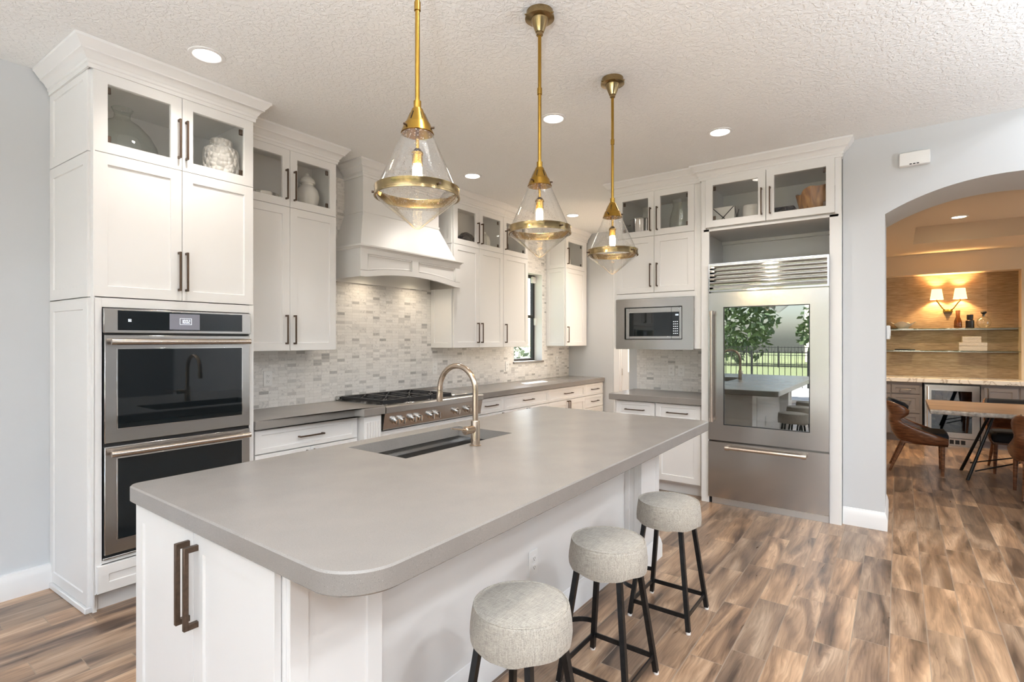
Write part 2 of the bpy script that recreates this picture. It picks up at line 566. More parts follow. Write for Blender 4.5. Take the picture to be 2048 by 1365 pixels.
M['concrete'] = simple('pale_paving', (0.46, 0.457, 0.45), 0.85, var=0.15, var_scale=2)
M['lawn'] = simple('mown_grass', (0.17, 0.205, 0.095), 0.9, bump=(60, 0.6, 0.03), var=0.4, var_scale=20)
M['leaf'] = simple('leaf_green', (0.13, 0.19, 0.09), 0.6, var=0.6, var_scale=6)
M['trunk'] = simple('palm_bark', (0.26, 0.21, 0.16), 0.9, bump=(14, 0.8, 0.03), var=0.4)
M['canvas'] = simple('tan_canvas', (0.40, 0.34, 0.22), 0.9)
M['stucco'] = simple('cream_stucco', (0.66, 0.60, 0.52), 0.9)
M['bluewhite'] = simple('frosted_blue', (0.10, 0.16, 0.24), 0.15, spec=0.8)

# ------------------------------------------------------------------ mesh helper


class MB:
    def __init__(self):
        self.v, self.f, self.mi, self.x = [], [], [], None
        self.cur = 0

    def add(self, verts, faces):
        o = len(self.v)
        for p in verts:
            p = Vector(p)
            self.v.append(self.x @ p if self.x is not None else p)
        for q in faces:
            self.f.append([i + o for i in q])
            self.mi.append(self.cur)
        return self

    def box(self, x0, x1, y0, y1, z0, z1, c=0.0):
        if x1 < x0: x0, x1 = x1, x0
        if y1 < y0: y0, y1 = y1, y0
        if z1 < z0: z0, z1 = z1, z0
        c = min(c, (x1 - x0) * 0.45, (y1 - y0) * 0.45, (z1 - z0) * 0.45)
        if c <= 0:
            vs_ = [(x0, y0, z0), (x1, y0, z0), (x1, y1, z0), (x0, y1, z0), (x0, y0, z1), (x1, y0, z1), (x1, y1, z1), (x0, y1, z1)]
            return self.add(vs_, [(0, 3, 2, 1), (4, 5, 6, 7), (0, 1, 5, 4), (1, 2, 6, 5), (2, 3, 7, 6), (3, 0, 4, 7)])
        X, Y, Z = (x0, x1), (y0, y1), (z0, z1)
        vs_, ix = [], {}
        for i in (0, 1):
            for j in (0, 1):
                for k in (0, 1):
                    sx, sy, sz = (c if i == 0 else -c), (c if j == 0 else -c), (c if k == 0 else -c)
                    ix[(i, j, k, 'x')] = len(vs_); vs_.append((X[i], Y[j] + sy, Z[k] + sz))
                    ix[(i, j, k, 'y')] = len(vs_); vs_.append((X[i] + sx, Y[j], Z[k] + sz))
                    ix[(i, j, k, 'z')] = len(vs_); vs_.append((X[i] + sx, Y[j] + sy, Z[k]))
        F = []
        g = lambda i, j, k, a: ix[(i, j, k, a)]
        for i in (0, 1):
            q = [g(i, 0, 0, 'x'), g(i, 1, 0, 'x'), g(i, 1, 1, 'x'), g(i, 0, 1, 'x')]
            F.append(q if i else q[::-1])
            q = [g(0, i, 0, 'y'), g(0, i, 1, 'y'), g(1, i, 1, 'y'), g(1, i, 0, 'y')]
            F.append(q if i else q[::-1])
            q = [g(0, 0, i, 'z'), g(1, 0, i, 'z'), g(1, 1, i, 'z'), g(0, 1, i, 'z')]
            F.append(q if i else q[::-1])
        for a in (0, 1):
            for b_ in (0, 1):
                s = 1 if (a == b_) else -1
                q = [g(a, b_, 0, 'x'), g(a, b_, 0, 'y'), g(a, b_, 1, 'y'), g(a, b_, 1, 'x')]
                F.append(q if s > 0 else q[::-1])
                q = [g(0, a, b_, 'y'), g(0, a, b_, 'z'), g(1, a, b_, 'z'), g(1, a, b_, 'y')]
                F.append(q if s > 0 else q[::-1])
                q = [g(a, 0, b_, 'z'), g(a, 0, b_, 'x'), g(a, 1, b_, 'x'), g(a, 1, b_, 'z')]
                F.append(q if s > 0 else q[::-1])
                for k in (0, 1):
                    q = [g(a, b_, k, 'x'), g(a, b_, k, 'y'), g(a, b_, k, 'z')]
                    F.append(q if (a + b_ + k) % 2 else q[::-1])
        return self.add(vs_, F)

    def cyl(self, p0, p1, r0, r1=None, n=20, caps=True):
        r1 = r0 if r1 is None else r1
        p0, p1 = Vector(p0), Vector(p1)
        d = (p1 - p0).normalized()
        a = d.orthogonal().normalized()
        b_ = d.cross(a)
        vs_ = []
        for p, r in ((p0, r0), (p1, r1)):
            for i in range(n):
                t = 2 * PI * i / n
                vs_.append(p + a * (r * math.cos(t)) + b_ * (r * math.sin(t)))
        F = [(i, (i + 1) % n, n + (i + 1) % n, n + i) for i in range(n)]
        if caps:
            F += [tuple(range(n - 1, -1, -1)), tuple(range(n, 2 * n))]
        return self.add(vs_, F)

    def lathe(self, prof, c=(0, 0, 0), n=32, closed=False):
        vs_, F = [], []
        for r, z in prof:
            for i in range(n):
                t = 2 * PI * i / n
                vs_.append((c[0] + r * math.cos(t), c[1] + r * math.sin(t), c[2] + z))
        m = len(prof)
        for k in range(m if closed else m - 1):
            k2 = (k + 1) % m
            for i in range(n):
                F.append((k * n + i, k * n + (i + 1) % n, k2 * n + (i + 1) % n, k2 * n + i))
        if not closed:
            F += [tuple(range(n - 1, -1, -1)), tuple(range((m - 1) * n, m * n))]
        return self.add(vs_, F)

    def tube(self, pts, r, n=12, closed=False, radii=None, up=None, square=False):
        pts = [Vector(p) for p in pts]
        m = len(pts)
        tang = []
        for i in range(m):
            if closed:
                t = pts[(i + 1) % m] - pts[i - 1]
            else:
                t = pts[min(i + 1, m - 1)] - pts[max(i - 1, 0)]
            tang.append(t.normalized())
        a = Vector(up) if up else tang[0].orthogonal()
        vs_, F = [], []
        for i in range(m):
            a = (a - tang[i] * a.dot(tang[i])).normalized()
            b_ = tang[i].cross(a)
            rr = radii[i] if radii else r
            for k in range(n):
                t = 2 * PI * (k + (0.5 if square else 0)) / n
                vs_.append(pts[i] + a * (rr * math.cos(t)) + b_ * (rr * math.sin(t)))
        for i in range(m if closed else m - 1):
            j = (i + 1) % m
            for k in range(n):
                F.append((i * n + k, i * n + (k + 1) % n, j * n + (k + 1) % n, j * n + k))
        if not closed:
            F += [tuple(range(n - 1, -1, -1)), tuple(range((m - 1) * n, m * n))]
        return self.add(vs_, F)

    def bar(self, p0, p1, w, h, up=(0, 0, 1)):
        """rectangular bar from p0 to p1; w across, h along up"""
        p0, p1 = Vector(p0), Vector(p1)
        d = (p1 - p0).normalized()
        u = Vector(up)
        u = (u - d * u.dot(d))
        if u.length < 1e-5:
            u = d.orthogonal()
        u.normalize()
        s = d.cross(u)
        vs_ = []
        for p in (p0, p1):
            for a, b_ in ((-1, -1), (1, -1), (1, 1), (-1, 1)):
                vs_.append(p + s * (a * w / 2) + u * (b_ * h / 2))
        return self.add(vs_, [(0, 3, 2, 1), (4, 5, 6, 7), (0, 1, 5, 4), (1, 2, 6, 5), (2, 3, 7, 6), (3, 0, 4, 7)])

    def prism(self, poly, lo, hi, fn):
        """poly: 2D points; fn(a, b, t) -> 3D"""
        n = len(poly)
        vs_ = [fn(a, b_, lo) for a, b_ in poly] + [fn(a, b_, hi) for a, b_ in poly]
        F = [(i, (i + 1) % n, n + (i + 1) % n, n + i) for i in range(n)]
        F += [tuple(range(n - 1, -1, -1)), tuple(range(n, 2 * n))]
        return self.add(vs_, F)

    def sweep(self, path, prof):
        """path: plan points; prof: (out, z) points; 'out' lies to the right of the walking direction; mitred, open ends"""
        P = [Vector((p[0], p[1])) for p in path]
        offs = []
        for i in range(len(P)):
            ns = []
            if i > 0:
                d = (P[i] - P[i - 1]).normalized(); ns.append(Vector((d.y, -d.x)))
            if i < len(P) - 1:
                d = (P[i + 1] - P[i]).normalized(); ns.append(Vector((d.y, -d.x)))
            n_ = sum(ns, Vector((0, 0))).normalized()
            offs.append(n_ / max(0.3, n_.dot(ns[0])))
        k = len(prof)
        vs_, F = [], []
        for p, o in zip(P, offs):
            for out, z in prof:
                vs_.append((p.x + o.x * out, p.y + o.y * out, z))
        for i in range(len(P) - 1):
            for j in range(k):
                j2 = (j + 1) % k
                F.append((i * k + j, i * k + j2, (i + 1) * k + j2, (i + 1) * k + j))
        F += [tuple(range(k - 1, -1, -1)), tuple(range((len(P) - 1) * k, len(P) * k))]
        return self.add(vs_, F)

    def build(self, name, mat, parent=None, angle=38, fix=True):
        me = bpy.data.meshes.new(name)
        me.from_pydata([tuple(p) for p in self.v], [], self.f)
        mats = mat if isinstance(mat, (list, tuple)) else [mat]
        for mm in mats:
            me.materials.append(mm)
        if len(mats) > 1:
            me.polygons.foreach_set('material_index', self.mi)
        me.validate()
        if fix:
            import bmesh
            bm = bmesh.new()
            bm.from_mesh(me)
            bmesh.ops.recalc_face_normals(bm, faces=bm.faces)
            bm.to_mesh(me)
            bm.free()
        me.polygons.foreach_set('use_smooth', [True] * len(me.polygons))
        me.set_sharp_from_angle(angle=math.radians(angle))
        o = bpy.data.objects.new(name, me)
        COL.objects.link(o)
        if parent is not None:
            o.parent = parent
        return o


def tag(o, label, cat, group=None, kind=None):
    o['label'] = label
    o['category'] = cat
    if group:
        o['group'] = group
    if kind:
        o['kind'] = kind
    return o


def thing(name, label, cat, loc=(0, 0, 0), rz=0.0, group=None):
    o = bpy.data.objects.new(name, None)
    o.empty_display_size = 0.1
    COL.objects.link(o)
    o.location = loc
    o.rotation_euler = (0, 0, rz)
    return tag(o, label, cat, group)


def struct(name, mb, mat, parent=None, label=None, cat=None):
    o = mb.build(name, mat, parent)
    o['kind'] = 'structure'
    if label:
        o['label'] = label
    if cat:
        o['category'] = cat
    return o


def copy_tree(o, parent=None):
    c = o.copy()
    COL.objects.link(c)
    if parent is not None:
        c.parent = parent
    for ch in list(o.children):
        copy_tree(ch, c)
    return c


RZ_FRIDGE = -PI / 2      # things whose fronts face the camera side of the fridge wall

# ------------------------------------------------------------------ joinery helpers (local frame: front faces -y, x to the right)


def shaker(mb, x0, x1, z0, z1, y=0.0, t=0.02, fw=0.058, rec=0.008, glass=False, fwt=None):
    fwt = fwt or fw
    e = 0.0015
    r = lambda a, b_, yy: [(x0 + a, yy, z0 + b_), (x1 - a, yy, z0 + b_), (x1 - a, yy, z1 - b_), (x0 + a, yy, z1 - b_)]
    rings = [r(0, 0, y + t), r(0, 0, y + e), r(e, e, y), r(fw, fwt, y)]
    if glass:
        rings += [r(fw + 0.002, fwt + 0.002, y + 0.004), r(fw + 0.002, fwt + 0.002, y + t)]
    else:
        rings += [r(fw + 0.003, fwt + 0.003, y + rec)]
    vs_ = [p for q in rings for p in q]
    F = []
    for k in range(len(rings) - 1):
        for i in range(4):
            j = (i + 1) % 4
            F.append((k * 4 + i, k * 4 + j, (k + 1) * 4 + j, (k + 1) * 4 + i))
    last = (len(rings) - 1) * 4
    if glass:
        for i in range(4):
            j = (i + 1) % 4
            F.append((last + i, last + j, j, i))
    else:
        F.append((last, last + 1, last + 2, last + 3))
        F.append((3, 2, 1, 0))
    mb.add(vs_, F)
    return mb


def bar_handle(x, z, length, vertical=True, y=0.0, s=0.010, out=0.034):
    mb = MB()
    h = length / 2
    if vertical:
        mb.box(x - s / 2, x + s / 2, y - out, y - out + s, z - h, z + h, 0.001)
        for q in (-h, h - s * 1.3):
            mb.box(x - s / 2, x + s / 2, y - out + s * 0.8, y + 0.0005, z + q, z + q + s * 1.3, 0.0008)
    else:
        mb.box(x - h, x + h, y - out, y - out + s, z - s / 2, z + s / 2, 0.001)
        for q in (-h, h - s * 1.3):
            mb.box(x + q, x + q + s * 1.3, y - out + s * 0.8, y + 0.0005, z - s / 2, z + s / 2, 0.0008)
    return mb


def door(parent, x0, x1, z0, z1, glass=False, handle=None, mat='white', hmat='bronze', fw=0.058, name='door', hinge=None):
    g = 0.0015
    d = shaker(MB(), x0 + g, x1 - g, z0 + g, z1 - g, glass=glass, fw=fw).build('glass_door' if glass else name, M[mat], parent)
    if glass:
        d['label'] = 'white framed door with a clear glass pane'
        p = MB().box(x0 + fw, x1 - fw, 0.009, 0.012, z0 + fw, z1 - fw).build('pane', M['pane'], d)
        p['label'] = 'clear glass pane'
        if hinge is not None:
            hx = x0 + fw + 0.012 if hinge < 0 else x1 - fw - 0.012
            for zz in (z0 + 0.085, z1 - 0.085):
                MB().box(hx - 0.012, hx + 0.012, 0.021, 0.034, zz - 0.018, zz + 0.018, 0.003).build('hinge', M['bronze'], d)
    if handle:
        hx, hz, hl, vert = handle
        hb = bar_handle(hx, hz, hl, vert).build('handle', M[hmat], d)
        hb['label'] = 'square bronze bar handle'
    return d


CROWN = [(0.0, 2.885), (0.010, 2.885), (0.010, 2.905), (0.016, 2.910), (0.016, 2.925), (0.024, 2.932), (0.030, 2.945), (0.044, 2.958), (0.050, 2.960),
         (0.050, 2.968), (0.058, 2.976), (0.074, 2.998), (0.082, 3.004), (0.082, CEIL - 0.001), (0.0, CEIL - 0.001)]


def crown(path, parent):
    return MB().sweep(path, CROWN).build('crown_moulding', M['white'], parent)


def panel_box(mb, w, z0, z1, d, y0=0.022, t=0.018, shelves=(), front_top=None):
    """open-fronted carcass of panels"""
    mb.box(0, t, y0, d, z0, z1)
    mb.box(w - t, w, y0, d, z0, z1)
    mb.box(t, w - t, d - 0.012, d, z0, z1)
    mb.box(t, w - t, y0, d - 0.012, z0, z0 + t)
    mb.box(t, w - t, y0, d - 0.012, z1 - t, z1)
    for s in shelves:
        mb.box(t, w - t, y0, d - 0.012, s - t / 2, s + t / 2)
    return mb


def side_panel(mb, z0, z1, y0, y1, x, fw=0.07):
    """framed end panel on a left flank, face towards -x"""
    keep = mb.x
    mb.x = (keep if keep is not None else Matrix.Identity(4)) @ Matrix(((0, 1, 0, x), (-1, 0, 0, 0), (0, 0, 1, 0), (0, 0, 0, 1)))
    # local door frame: its x runs along -y, its y along +x
    shaker(mb, -y1, -y0, z0, z1, 0.0, 0.016, fw, 0.006)
    mb.x = keep


SEC = 2.455       # joint under the glass-fronted top tier
TOPD = 2.888      # top of the glass doors

# ------------------------------------------------------------------ the room shell
fl = MB()
fl.box(-4.2, 10.1, -6.2, 4.2, -0.1, 0.0)
struct('floor', fl, M['floor'], label='wood look plank tiles laid in a stepped bond')

cl = MB()
cl.box(-4.2, 7.05, -0.68, 4.2, CEIL, CEIL + 0.12)
cl.box(-4.2, ARCHX, -0.80, -0.68, CEIL, HIGH)
struct('ceiling', cl, M['ceil'], label='textured white kitchen ceiling')
hc = MB()
hc.box(-4.2, 5.1, -6.2, -0.80, HIGH, HIGH + 0.12)
struct('ceiling_living_room', hc, M['ceil'])

# range wall with the window hole
WX0, WX1, WZ0, WZ1 = 5.50, 6.18, 1.165, 2.37
wb = MB()
wb.box(-4.2, WX0, WALL, WALL + 0.16, 0, CEIL)
wb.box(WX1, 7.05, WALL, WALL + 0.16, 0, CEIL)
wb.box(WX0, WX1, WALL, WALL + 0.16, 0, WZ0)
wb.box(WX0, WX1, WALL, WALL + 0.16, WZ1, CEIL)
struct('wall_back', wb, M['wall'], label='pale range wall with a window near its far end')

# mosaic on the range wall (thin slab of tile around the window and behind hood)
ts = 0.008
tb = MB()
for (a, b_, z0, z1) in ((1.80, WX0, 0.914, 1.40), (2.55, 4.06, 1.40, 2.90), (WX0, WX1, 0.914, WZ0), (WX1, 6.925, 0.914, 1.40), (WX1, 6.30, 1.40, 2.90), (5.38, WX1, WZ1, 2.90), (5.30, WX0, 1.40, WZ1)):
    tb.box(a, b_, WALL - ts, WALL, z0, z1)
struct('wall_back_tiles', tb, M['mosx'], label='small marble mosaic on the range wall')

# pantry wall with its door
DY0, DY1, DZ = 2.36, 3.19, 2.44
PX = 6.93
pw = MB()
pw.box(PX, PX + 0.12, DY1, WALL, 0, CEIL)
pw.box(PX, PX + 0.12, 1.2, DY0, 0, CEIL)
pw.box(PX, PX + 0.12, DY0, DY1, DZ, CEIL)
struct('wall_hall', pw, M['wall'], label='pale wall at the end of the range counter')
cs = MB()
cs.box(PX - 0.018, PX, DY1, DY1 + 0.09, 0, DZ + 0.09, 0.004)
cs.box(PX - 0.018, PX, DY0 - 0.09, DY0, 0, DZ + 0.09, 0.004)
cs.box(PX - 0.018, PX, DY0, DY1, DZ, DZ + 0.09, 0.004)
cs.box(PX - 0.001, PX + 0.12, DY1 - 0.018, DY1, 0, DZ)
cs.box(PX - 0.001, PX + 0.12, DY0, DY0 + 0.018, 0, DZ)
struct('trim_1', cs, M['trim'], label='white door casing beyond the microwave nook')
dr = MB()
y0, y1 = DY0 + 0.02, DY1 - 0.02
dr.box(PX + 0.03, PX + 0.07, y0, y0 + 0.11, 0.01, DZ - 0.01, 0.003)
dr.box(PX + 0.03, PX + 0.07, y1 - 0.09, y1, 0.01, DZ - 0.01, 0.003)
dr.box(PX + 0.03, PX + 0.07, y0 + 0.11, y1 - 0.09, 0.01, 1.0, 0.003)
dr.box(PX + 0.03, PX + 0.07, y0 + 0.11, y1 - 0.09, DZ - 0.13, DZ - 0.01, 0.003)
d1 = struct('door_1', dr, M['trim'], label='white half-glazed door seen through the nook under the microwave')
MB().box(PX + 0.047, PX + 0.053, y0 + 0.11, y1 - 0.09, 1.0, DZ - 0.13).build('pane', M['win_glass'], d1)
for hz in (0.3, 1.0, 2.1):
    MB().box(PX + 0.022, PX + 0.031, y1 - 0.012, y1 + 0.03, hz - 0.05, hz + 0.05, 0.002).build('hinge', M['chrome'], d1)

# wall behind fridge and microwave, column, arch wall
nw = MB()
nw.box(5.50, 5.62, 0.352, 2.42, 0, CEIL)
struct('wall_nook', nw, M['wall'], label='wall behind the refrigerator and microwave nook')
nt_ = MB()
nt_.box(5.492, 5.50, 1.435, 2.325, 0.914, 1.40)
struct('wall_nook_tiles', nt_, M['mosy'], label='small marble mosaic under the microwave')


def arch_z(y):
    R = (0.70 ** 2 + 0.19 ** 2) / (2 * 0.19)
    return 2.60 - (R - math.sqrt(max(0, R * R - (y + 0.62) ** 2)))


aw = MB()
AY0, AY1 = -1.32, 0.08
aw.box(ARCHX, 5.50, AY1, 0.352, 0, HIGH)
aw.box(ARCHX, 5.50, -6.2, AY0, 0, HIGH)
N = 28
ys = [AY1 + (AY0 - AY1) * i / N for i in range(N + 1)]
poly = [(y, arch_z(y)) for y in ys] + [(AY0, HIGH), (AY1, HIGH)]
aw.prism(poly, ARCHX, 5.50, lambda a, b_, t: (t, a, b_))
struct('wall_arch', aw, M['wall'], label='pale wall pierced by a wide arch to the dining room')

# great room walls (behind the camera): big glazed opening towards the garden
gw = MB()
gw.box(-4.2, -4.05, 3.92, 4.2, 0, CEIL)
gw.box(-4.2, -4.05, -0.8, 3.92, 2.62, CEIL)
gw.box(-4.2, -4.05, -6.2, -0.8, 2.62, HIGH)
gw.box(-4.2, -4.05, -6.2, -5.2, 0, 2.62)
struct('wall_garden', gw, M['wall'])
lw_ = MB()
lw_.box(-4.2, 5.1, -6.2, -6.05, 0, HIGH)
struct('wall_living', lw_, M['greywall'])
for k, (a, b_) in enumerate(((-5.2, -2.16), (-2.16, 0.88), (0.88, 3.92))):
    fm = MB()
    for yy in (a, b_ - 0.06):
        fm.box(-4.16, -4.08, yy, yy + 0.06, 0, 2.62)
    fm.box(-4.16, -4.08, a + 0.06, b_ - 0.06, 2.55, 2.62)
    fm.box(-4.16, -4.08, a + 0.06, b_ - 0.06, 0, 0.06)
    wo = struct('window_%d' % (k + 3), fm, M['trim'])

# dining room shell
dn = MB()
dn.box(5.62, 10.1, 0.60, 0.72, 0, 2.70)
struct('wall_dining_left', dn, M['wallwarm'])
dn = MB()
dn.box(5.50, 7.0, -3.72, -3.6, 0, 2.70)
dn.box(9.0, 10.1, -3.72, -3.6, 0, 2.70)
dn.box(7.0, 9.0, -3.72, -3.6, 2.3, 2.70)
struct('wall_dining_right', dn, M['wallwarm'])
NX, HX, NZ = 9.95, 9.72, 2.41
NY0 = -1.335
DC, TR = 2.70, 2.916
dn = MB()
dn.box(HX, 9.96, -3.6, 0.60, NZ, DC)
dn.box(HX, 9.96, -3.6, NY0, 0, NZ)
struct('wall_dining_header', dn, M['wallwarm'], label='plain painted wall framing the dining room niche')
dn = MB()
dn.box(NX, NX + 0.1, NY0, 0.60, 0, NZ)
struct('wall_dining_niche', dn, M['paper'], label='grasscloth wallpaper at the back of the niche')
dc = MB()
TX0, TX1, TY0, TY1 = 6.1, 8.60, -3.2, -0.158
dc.box(5.50, 10.1, TY1, 0.60, DC, DC + 0.03)
dc.box(5.50, 10.1, -3.72, TY0, DC, DC + 0.03)
dc.box(5.50, TX0, TY0, TY1, DC, DC + 0.03)
dc.box(TX1, 10.1, TY0, TY1, DC, DC + 0.03)
for q in ((TX0 - 0.03, TX0, TY0, TY1), (TX1, TX1 + 0.03, TY0, TY1), (TX0 - 0.03, TX1 + 0.03, TY1, TY1 + 0.03), (TX0 - 0.03, TX1 + 0.03, TY0 - 0.03, TY0)):
    dc.box(q[0], q[1], q[2], q[3], DC + 0.03, TR)
dc.box(TX0 - 0.03, TX1 + 0.03, TY0 - 0.03, TY1 + 0.03, TR, TR + 0.04)
struct('ceiling_dining', dc, M['wallwarm'], label='dining room ceiling with a raised tray')

# baseboards
BASE = [(0, 0), (0.016, 0), (0.016, 0.085), (0.012, 0.10), (0.009, 0.118), (0.005, 0.125), (0.003, 0.135), (0, 0.137)]
bb = MB()
bb.sweep([(-4.0, WALL - 0.02), (0.90, WALL - 0.02)], BASE)
bb.box(-4.0, 0.90, WALL - 0.021, WALL, 0, 0.137)
struct('baseboard_back', bb, M['trim'], label='white baseboard left of the oven cabinet')
bb = MB()
bb.sweep([(ARCHX, 0.352), (ARCHX, AY1), (5.5, AY1)], BASE)
struct('baseboard_arch', bb, M['trim'], label='white baseboard at the foot of the arch column')
bb = MB()
bb.sweep([(5.5, AY0), (ARCHX, AY0), (ARCHX, -6.0)], BASE)
struct('baseboard_right', bb, M['trim'])

# kitchen window by the corner
wf = MB()
yo = WALL + 0.115
wf.cur = 0
for a, b_ in ((WX0, WX0 + 0.04), (WX1 - 0.045, WX1)):
    wf.box(a, b_, yo, yo + 0.045, WZ0, WZ1)
wf.box(WX0 + 0.04, WX1 - 0.045, yo, yo + 0.045, WZ0, WZ0 + 0.035)
wf.box(WX0 + 0.04, WX1 - 0.045, yo, yo + 0.045, WZ1 - 0.05, WZ1)
wf.box(WX0 + 0.04, WX1 - 0.045, yo - 0.012, yo + 0.03, 1.76, 1.80)
w1 = struct('window_1', wf, M['black'], label='black framed sash window at the far end of the range wall')
rv = MB()
rv.box(WX0 - 0.001, WX0 + 0.006, WALL - 0.012, yo, WZ0, WZ1)
rv.box(WX1 - 0.006, WX1 + 0.001, WALL - 0.012, yo, WZ0, WZ1)
rv.box(WX0, WX1, WALL - 0.012, yo, WZ1 - 0.006, WZ1 + 0.001)
rv.build('window_reveal', M['trim'], w1)
MB().box(WX0 - 0.01, WX1 + 0.02, WALL - 0.03, yo, WZ0 - 0.022, WZ0 + 0.004, 0.003).build('window_sill', M['quartz'], w1)
MB().box(WX0 + 0.03, WX1 - 0.04, yo + 0.02, yo + 0.026, WZ0 + 0.03, WZ1 - 0.04).build('pane', M['win_glass'], w1)
MB().box(WX1 - 0.10, WX1 - 0.01, yo - 0.03, yo - 0.001, WZ1 - 0.12, WZ1 - 0.03, 0.004).build('blind_bracket', M['plastic'], w1)
MB().box(WX1 - 0.03, WX1 - 0.006, yo - 0.035, yo, 1.66, 1.76, 0.004).build('sash_lock', M['plastic'], w1)

ev = MB()
ev.box(-4.3, 7.2, WALL + 0.16, WALL + 0.92, 2.62, 2.74)
struct('roof_eave', ev, M['stucco'])

# ------------------------------------------------------------------ tall oven cabinet
OX, OY, OW = 0.926, 3.42, 0.852
oc = thing('oven_cabinet', 'tall white cabinet housing the double oven, glass-fronted on top', 'cabinet', (OX, OY, 0))
D = WALL - OY - 0.002
b = MB()
t = 0.018
b.box(0, t, 0.022, D, 0.0, TOPD + 0.03)
b.box(OW - t, OW, 0.022, D, 0.0, TOPD + 0.03)
b.box(t, OW - t, D - 0.012, D, 0.0, TOPD + 0.03)
for zz in (1.66, SEC, TOPD + 0.02):
    b.box(t, OW - t, 0.022, D - 0.012, zz - 0.009, zz + 0.009)
b.box(t, OW - t, 0.022, D - 0.012, 0.245, 0.262)
# face frame round the ovens
b.box(0.0, 0.034, 0.0, 0.022, 0.10, 1.678, 0.001)
b.box(0.823, OW, 0.0, 0.022, 0.10, 1.678, 0.001)
b.box(0.034, 0.823, 0.0, 0.022, 1.628, 1.678)
b.box(0.034, 0.823, 0.0, 0.022, 0.255, 0.272)
# toe kick
b.box(0.018, OW - 0.018, 0.05, 0.07, 0.0, 0.10)
b.build('body', M['white'], oc)
sp = MB()
slope = Matrix(((1, -0.048, 0, 0), (0, 1, 0, 0), (0, 0, 1, 0), (0, 0, 0, 1)))
sp.x = slope
for z0, z1 in ((0.035, 1.676), (1.682, SEC - 0.002), (SEC + 0.002, TOPD + 0.02)):
    side_panel(sp, z0, z1, 0.035, D, -0.018, 0.06)
sp.box(-0.004, 0.004, 0.0, 0.05, 0.03, TOPD + 0.02, 0.0015)
sp.box(-0.030, 0.006, 0.03, D, 0.0, 0.032, 0.004)
sp.build('end_panel', M['white'], oc)
x_mid = 0.424
for (a, c_, s) in ((0.0, x_mid, 1), (x_mid, OW, -1)):
    hx = x_mid - 0.020 if s > 0 else x_mid + 0.020
    door(oc, a, c_, 1.682, SEC, handle=(hx, 1.855, 0.23, True))
    door(oc, a, c_, SEC, TOPD, glass=True, handle=(hx, 2.636, 0.23, True), hinge=-s)
dp = shaker(MB(), 0.01, OW - 0.01, 0.105, 0.250, -0.018, 0.018, 0.05, 0.006).build('bottom_panel', M['white'], oc)
crown([(-0.045, D - 0.01), (-0.02, 0.0), (OW, 0.0), (OW, 0.194)], oc)

# double oven
ov = thing('double_oven', 'stainless steel double wall oven with black glass doors', 'oven', (OX + 0.036, OY, 0))
W = 0.785
MB().box(0.004, W - 0.004, 0.0, 0.50, 0.275, 1.622).build('housing', M['black'], ov)
cp = MB()
cp.box(0, W, -0.022, -0.001, 1.49, 1.622, 0.002)
cpo = cp.build('control_panel', M['steel'], ov)
MB().box(0.062, W - 0.055, -0.0235, -0.0222, 1.505, 1.612).build('touch_panel', M['ovenglass'], cpo)
dsp = MB().box(0.312, 0.475, -0.0245, -0.0236, 1.512, 1.604).build('display', M['display'], cpo)
dg = MB()


def digit(mb, x, z, w, h, segs, y, s=0.0017):
    S = {'a': (x, x + w, z + h - s, z + h), 'd': (x, x + w, z, z + s), 'g': (x, x + w, z + h / 2 - s / 2, z + h / 2 + s / 2),
         'f': (x, x + s, z + h / 2, z + h), 'e': (x, x + s, z, z + h / 2), 'b': (x + w - s, x + w, z + h / 2, z + h), 'c': (x + w - s, x + w, z, z + h / 2)}
    for q in segs:
        a_, b2, c2, d2 = S[q]
        mb.box(a_, b2, y - 0.0006, y, c2, d2)


xx = 0.374
for segs in ('bc', 'abcdef', 'abcdef', 'abged'):
    digit(dg, xx, 1.550, 0.009, 0.020, segs, -0.0246)
    xx += 0.0125
fr = 0.0015
for q in ((0.366, 0.430, 1.542, 1.542 + fr), (0.366, 0.430, 1.577, 1.577 + fr), (0.366, 0.366 + fr, 1.542, 1.578), (0.4285, 0.430, 1.542, 1.578)):
    dg.box(q[0], q[1], -0.0252, -0.0246, q[2], q[3])
dgo = dg.build('clock_digits', M['digits'], dsp)
dgo['label'] = 'lit white digits 1002'
ic = MB()
for q in ((0.110, 0.124, 1.552, 1.5535), (0.110, 0.124, 1.5645, 1.566), (0.110, 0.1115, 1.552, 1.566), (0.1225, 0.124, 1.552, 1.566), (0.114, 0.120, 1.556, 1.562)):
    ic.box(q[0], q[1], -0.0242, -0.0236, q[2], q[3])
ic.build('touch_icon', M['digits'], cpo)
for (z0, z1, w0, w1, hz) in ((0.897, 1.478, 0.972, 1.402, 1.442), (0.300, 0.878, 0.374, 0.810, 0.843)):
    dm = MB()
    dm.box(0.004, W - 0.004, -0.020, -0.001, z0, z1, 0.003)
    do = dm.build('door', M['steel'], ov)
    g1 = MB().box(0.058, W - 0.052, -0.0222, -0.0202, w0 - 0.004, w1 + 0.004, 0.0005).build('window_trim', M['chrome'], do)
    MB().box(0.063, W - 0.057, -0.0235, -0.0223, w0, w1).build('oven_window', M['ovenglass'], do)
    hm = MB()
    pts = [(0.022 + (W - 0.044) * i / 14, -0.062, hz) for i in range(15)]
    hm.tube(pts, 0.017, 14)
    for hx in (0.045, W - 0.045):
        hm.cyl((hx, -0.060, hz), (hx, -0.0195, hz), 0.010)
    hm.build('handle', M['handlesteel'], do)
vt = MB()
vt.box(0.0, W, -0.018, -0.001, 0.276, 0.286, 0.002)
vt.build('vent_trim', M['steel'], ov)

# ------------------------------------------------------------------ wall cabinets on the range wall
UY, UB = 3.70, 1.37
UD = WALL - UY - 0.010


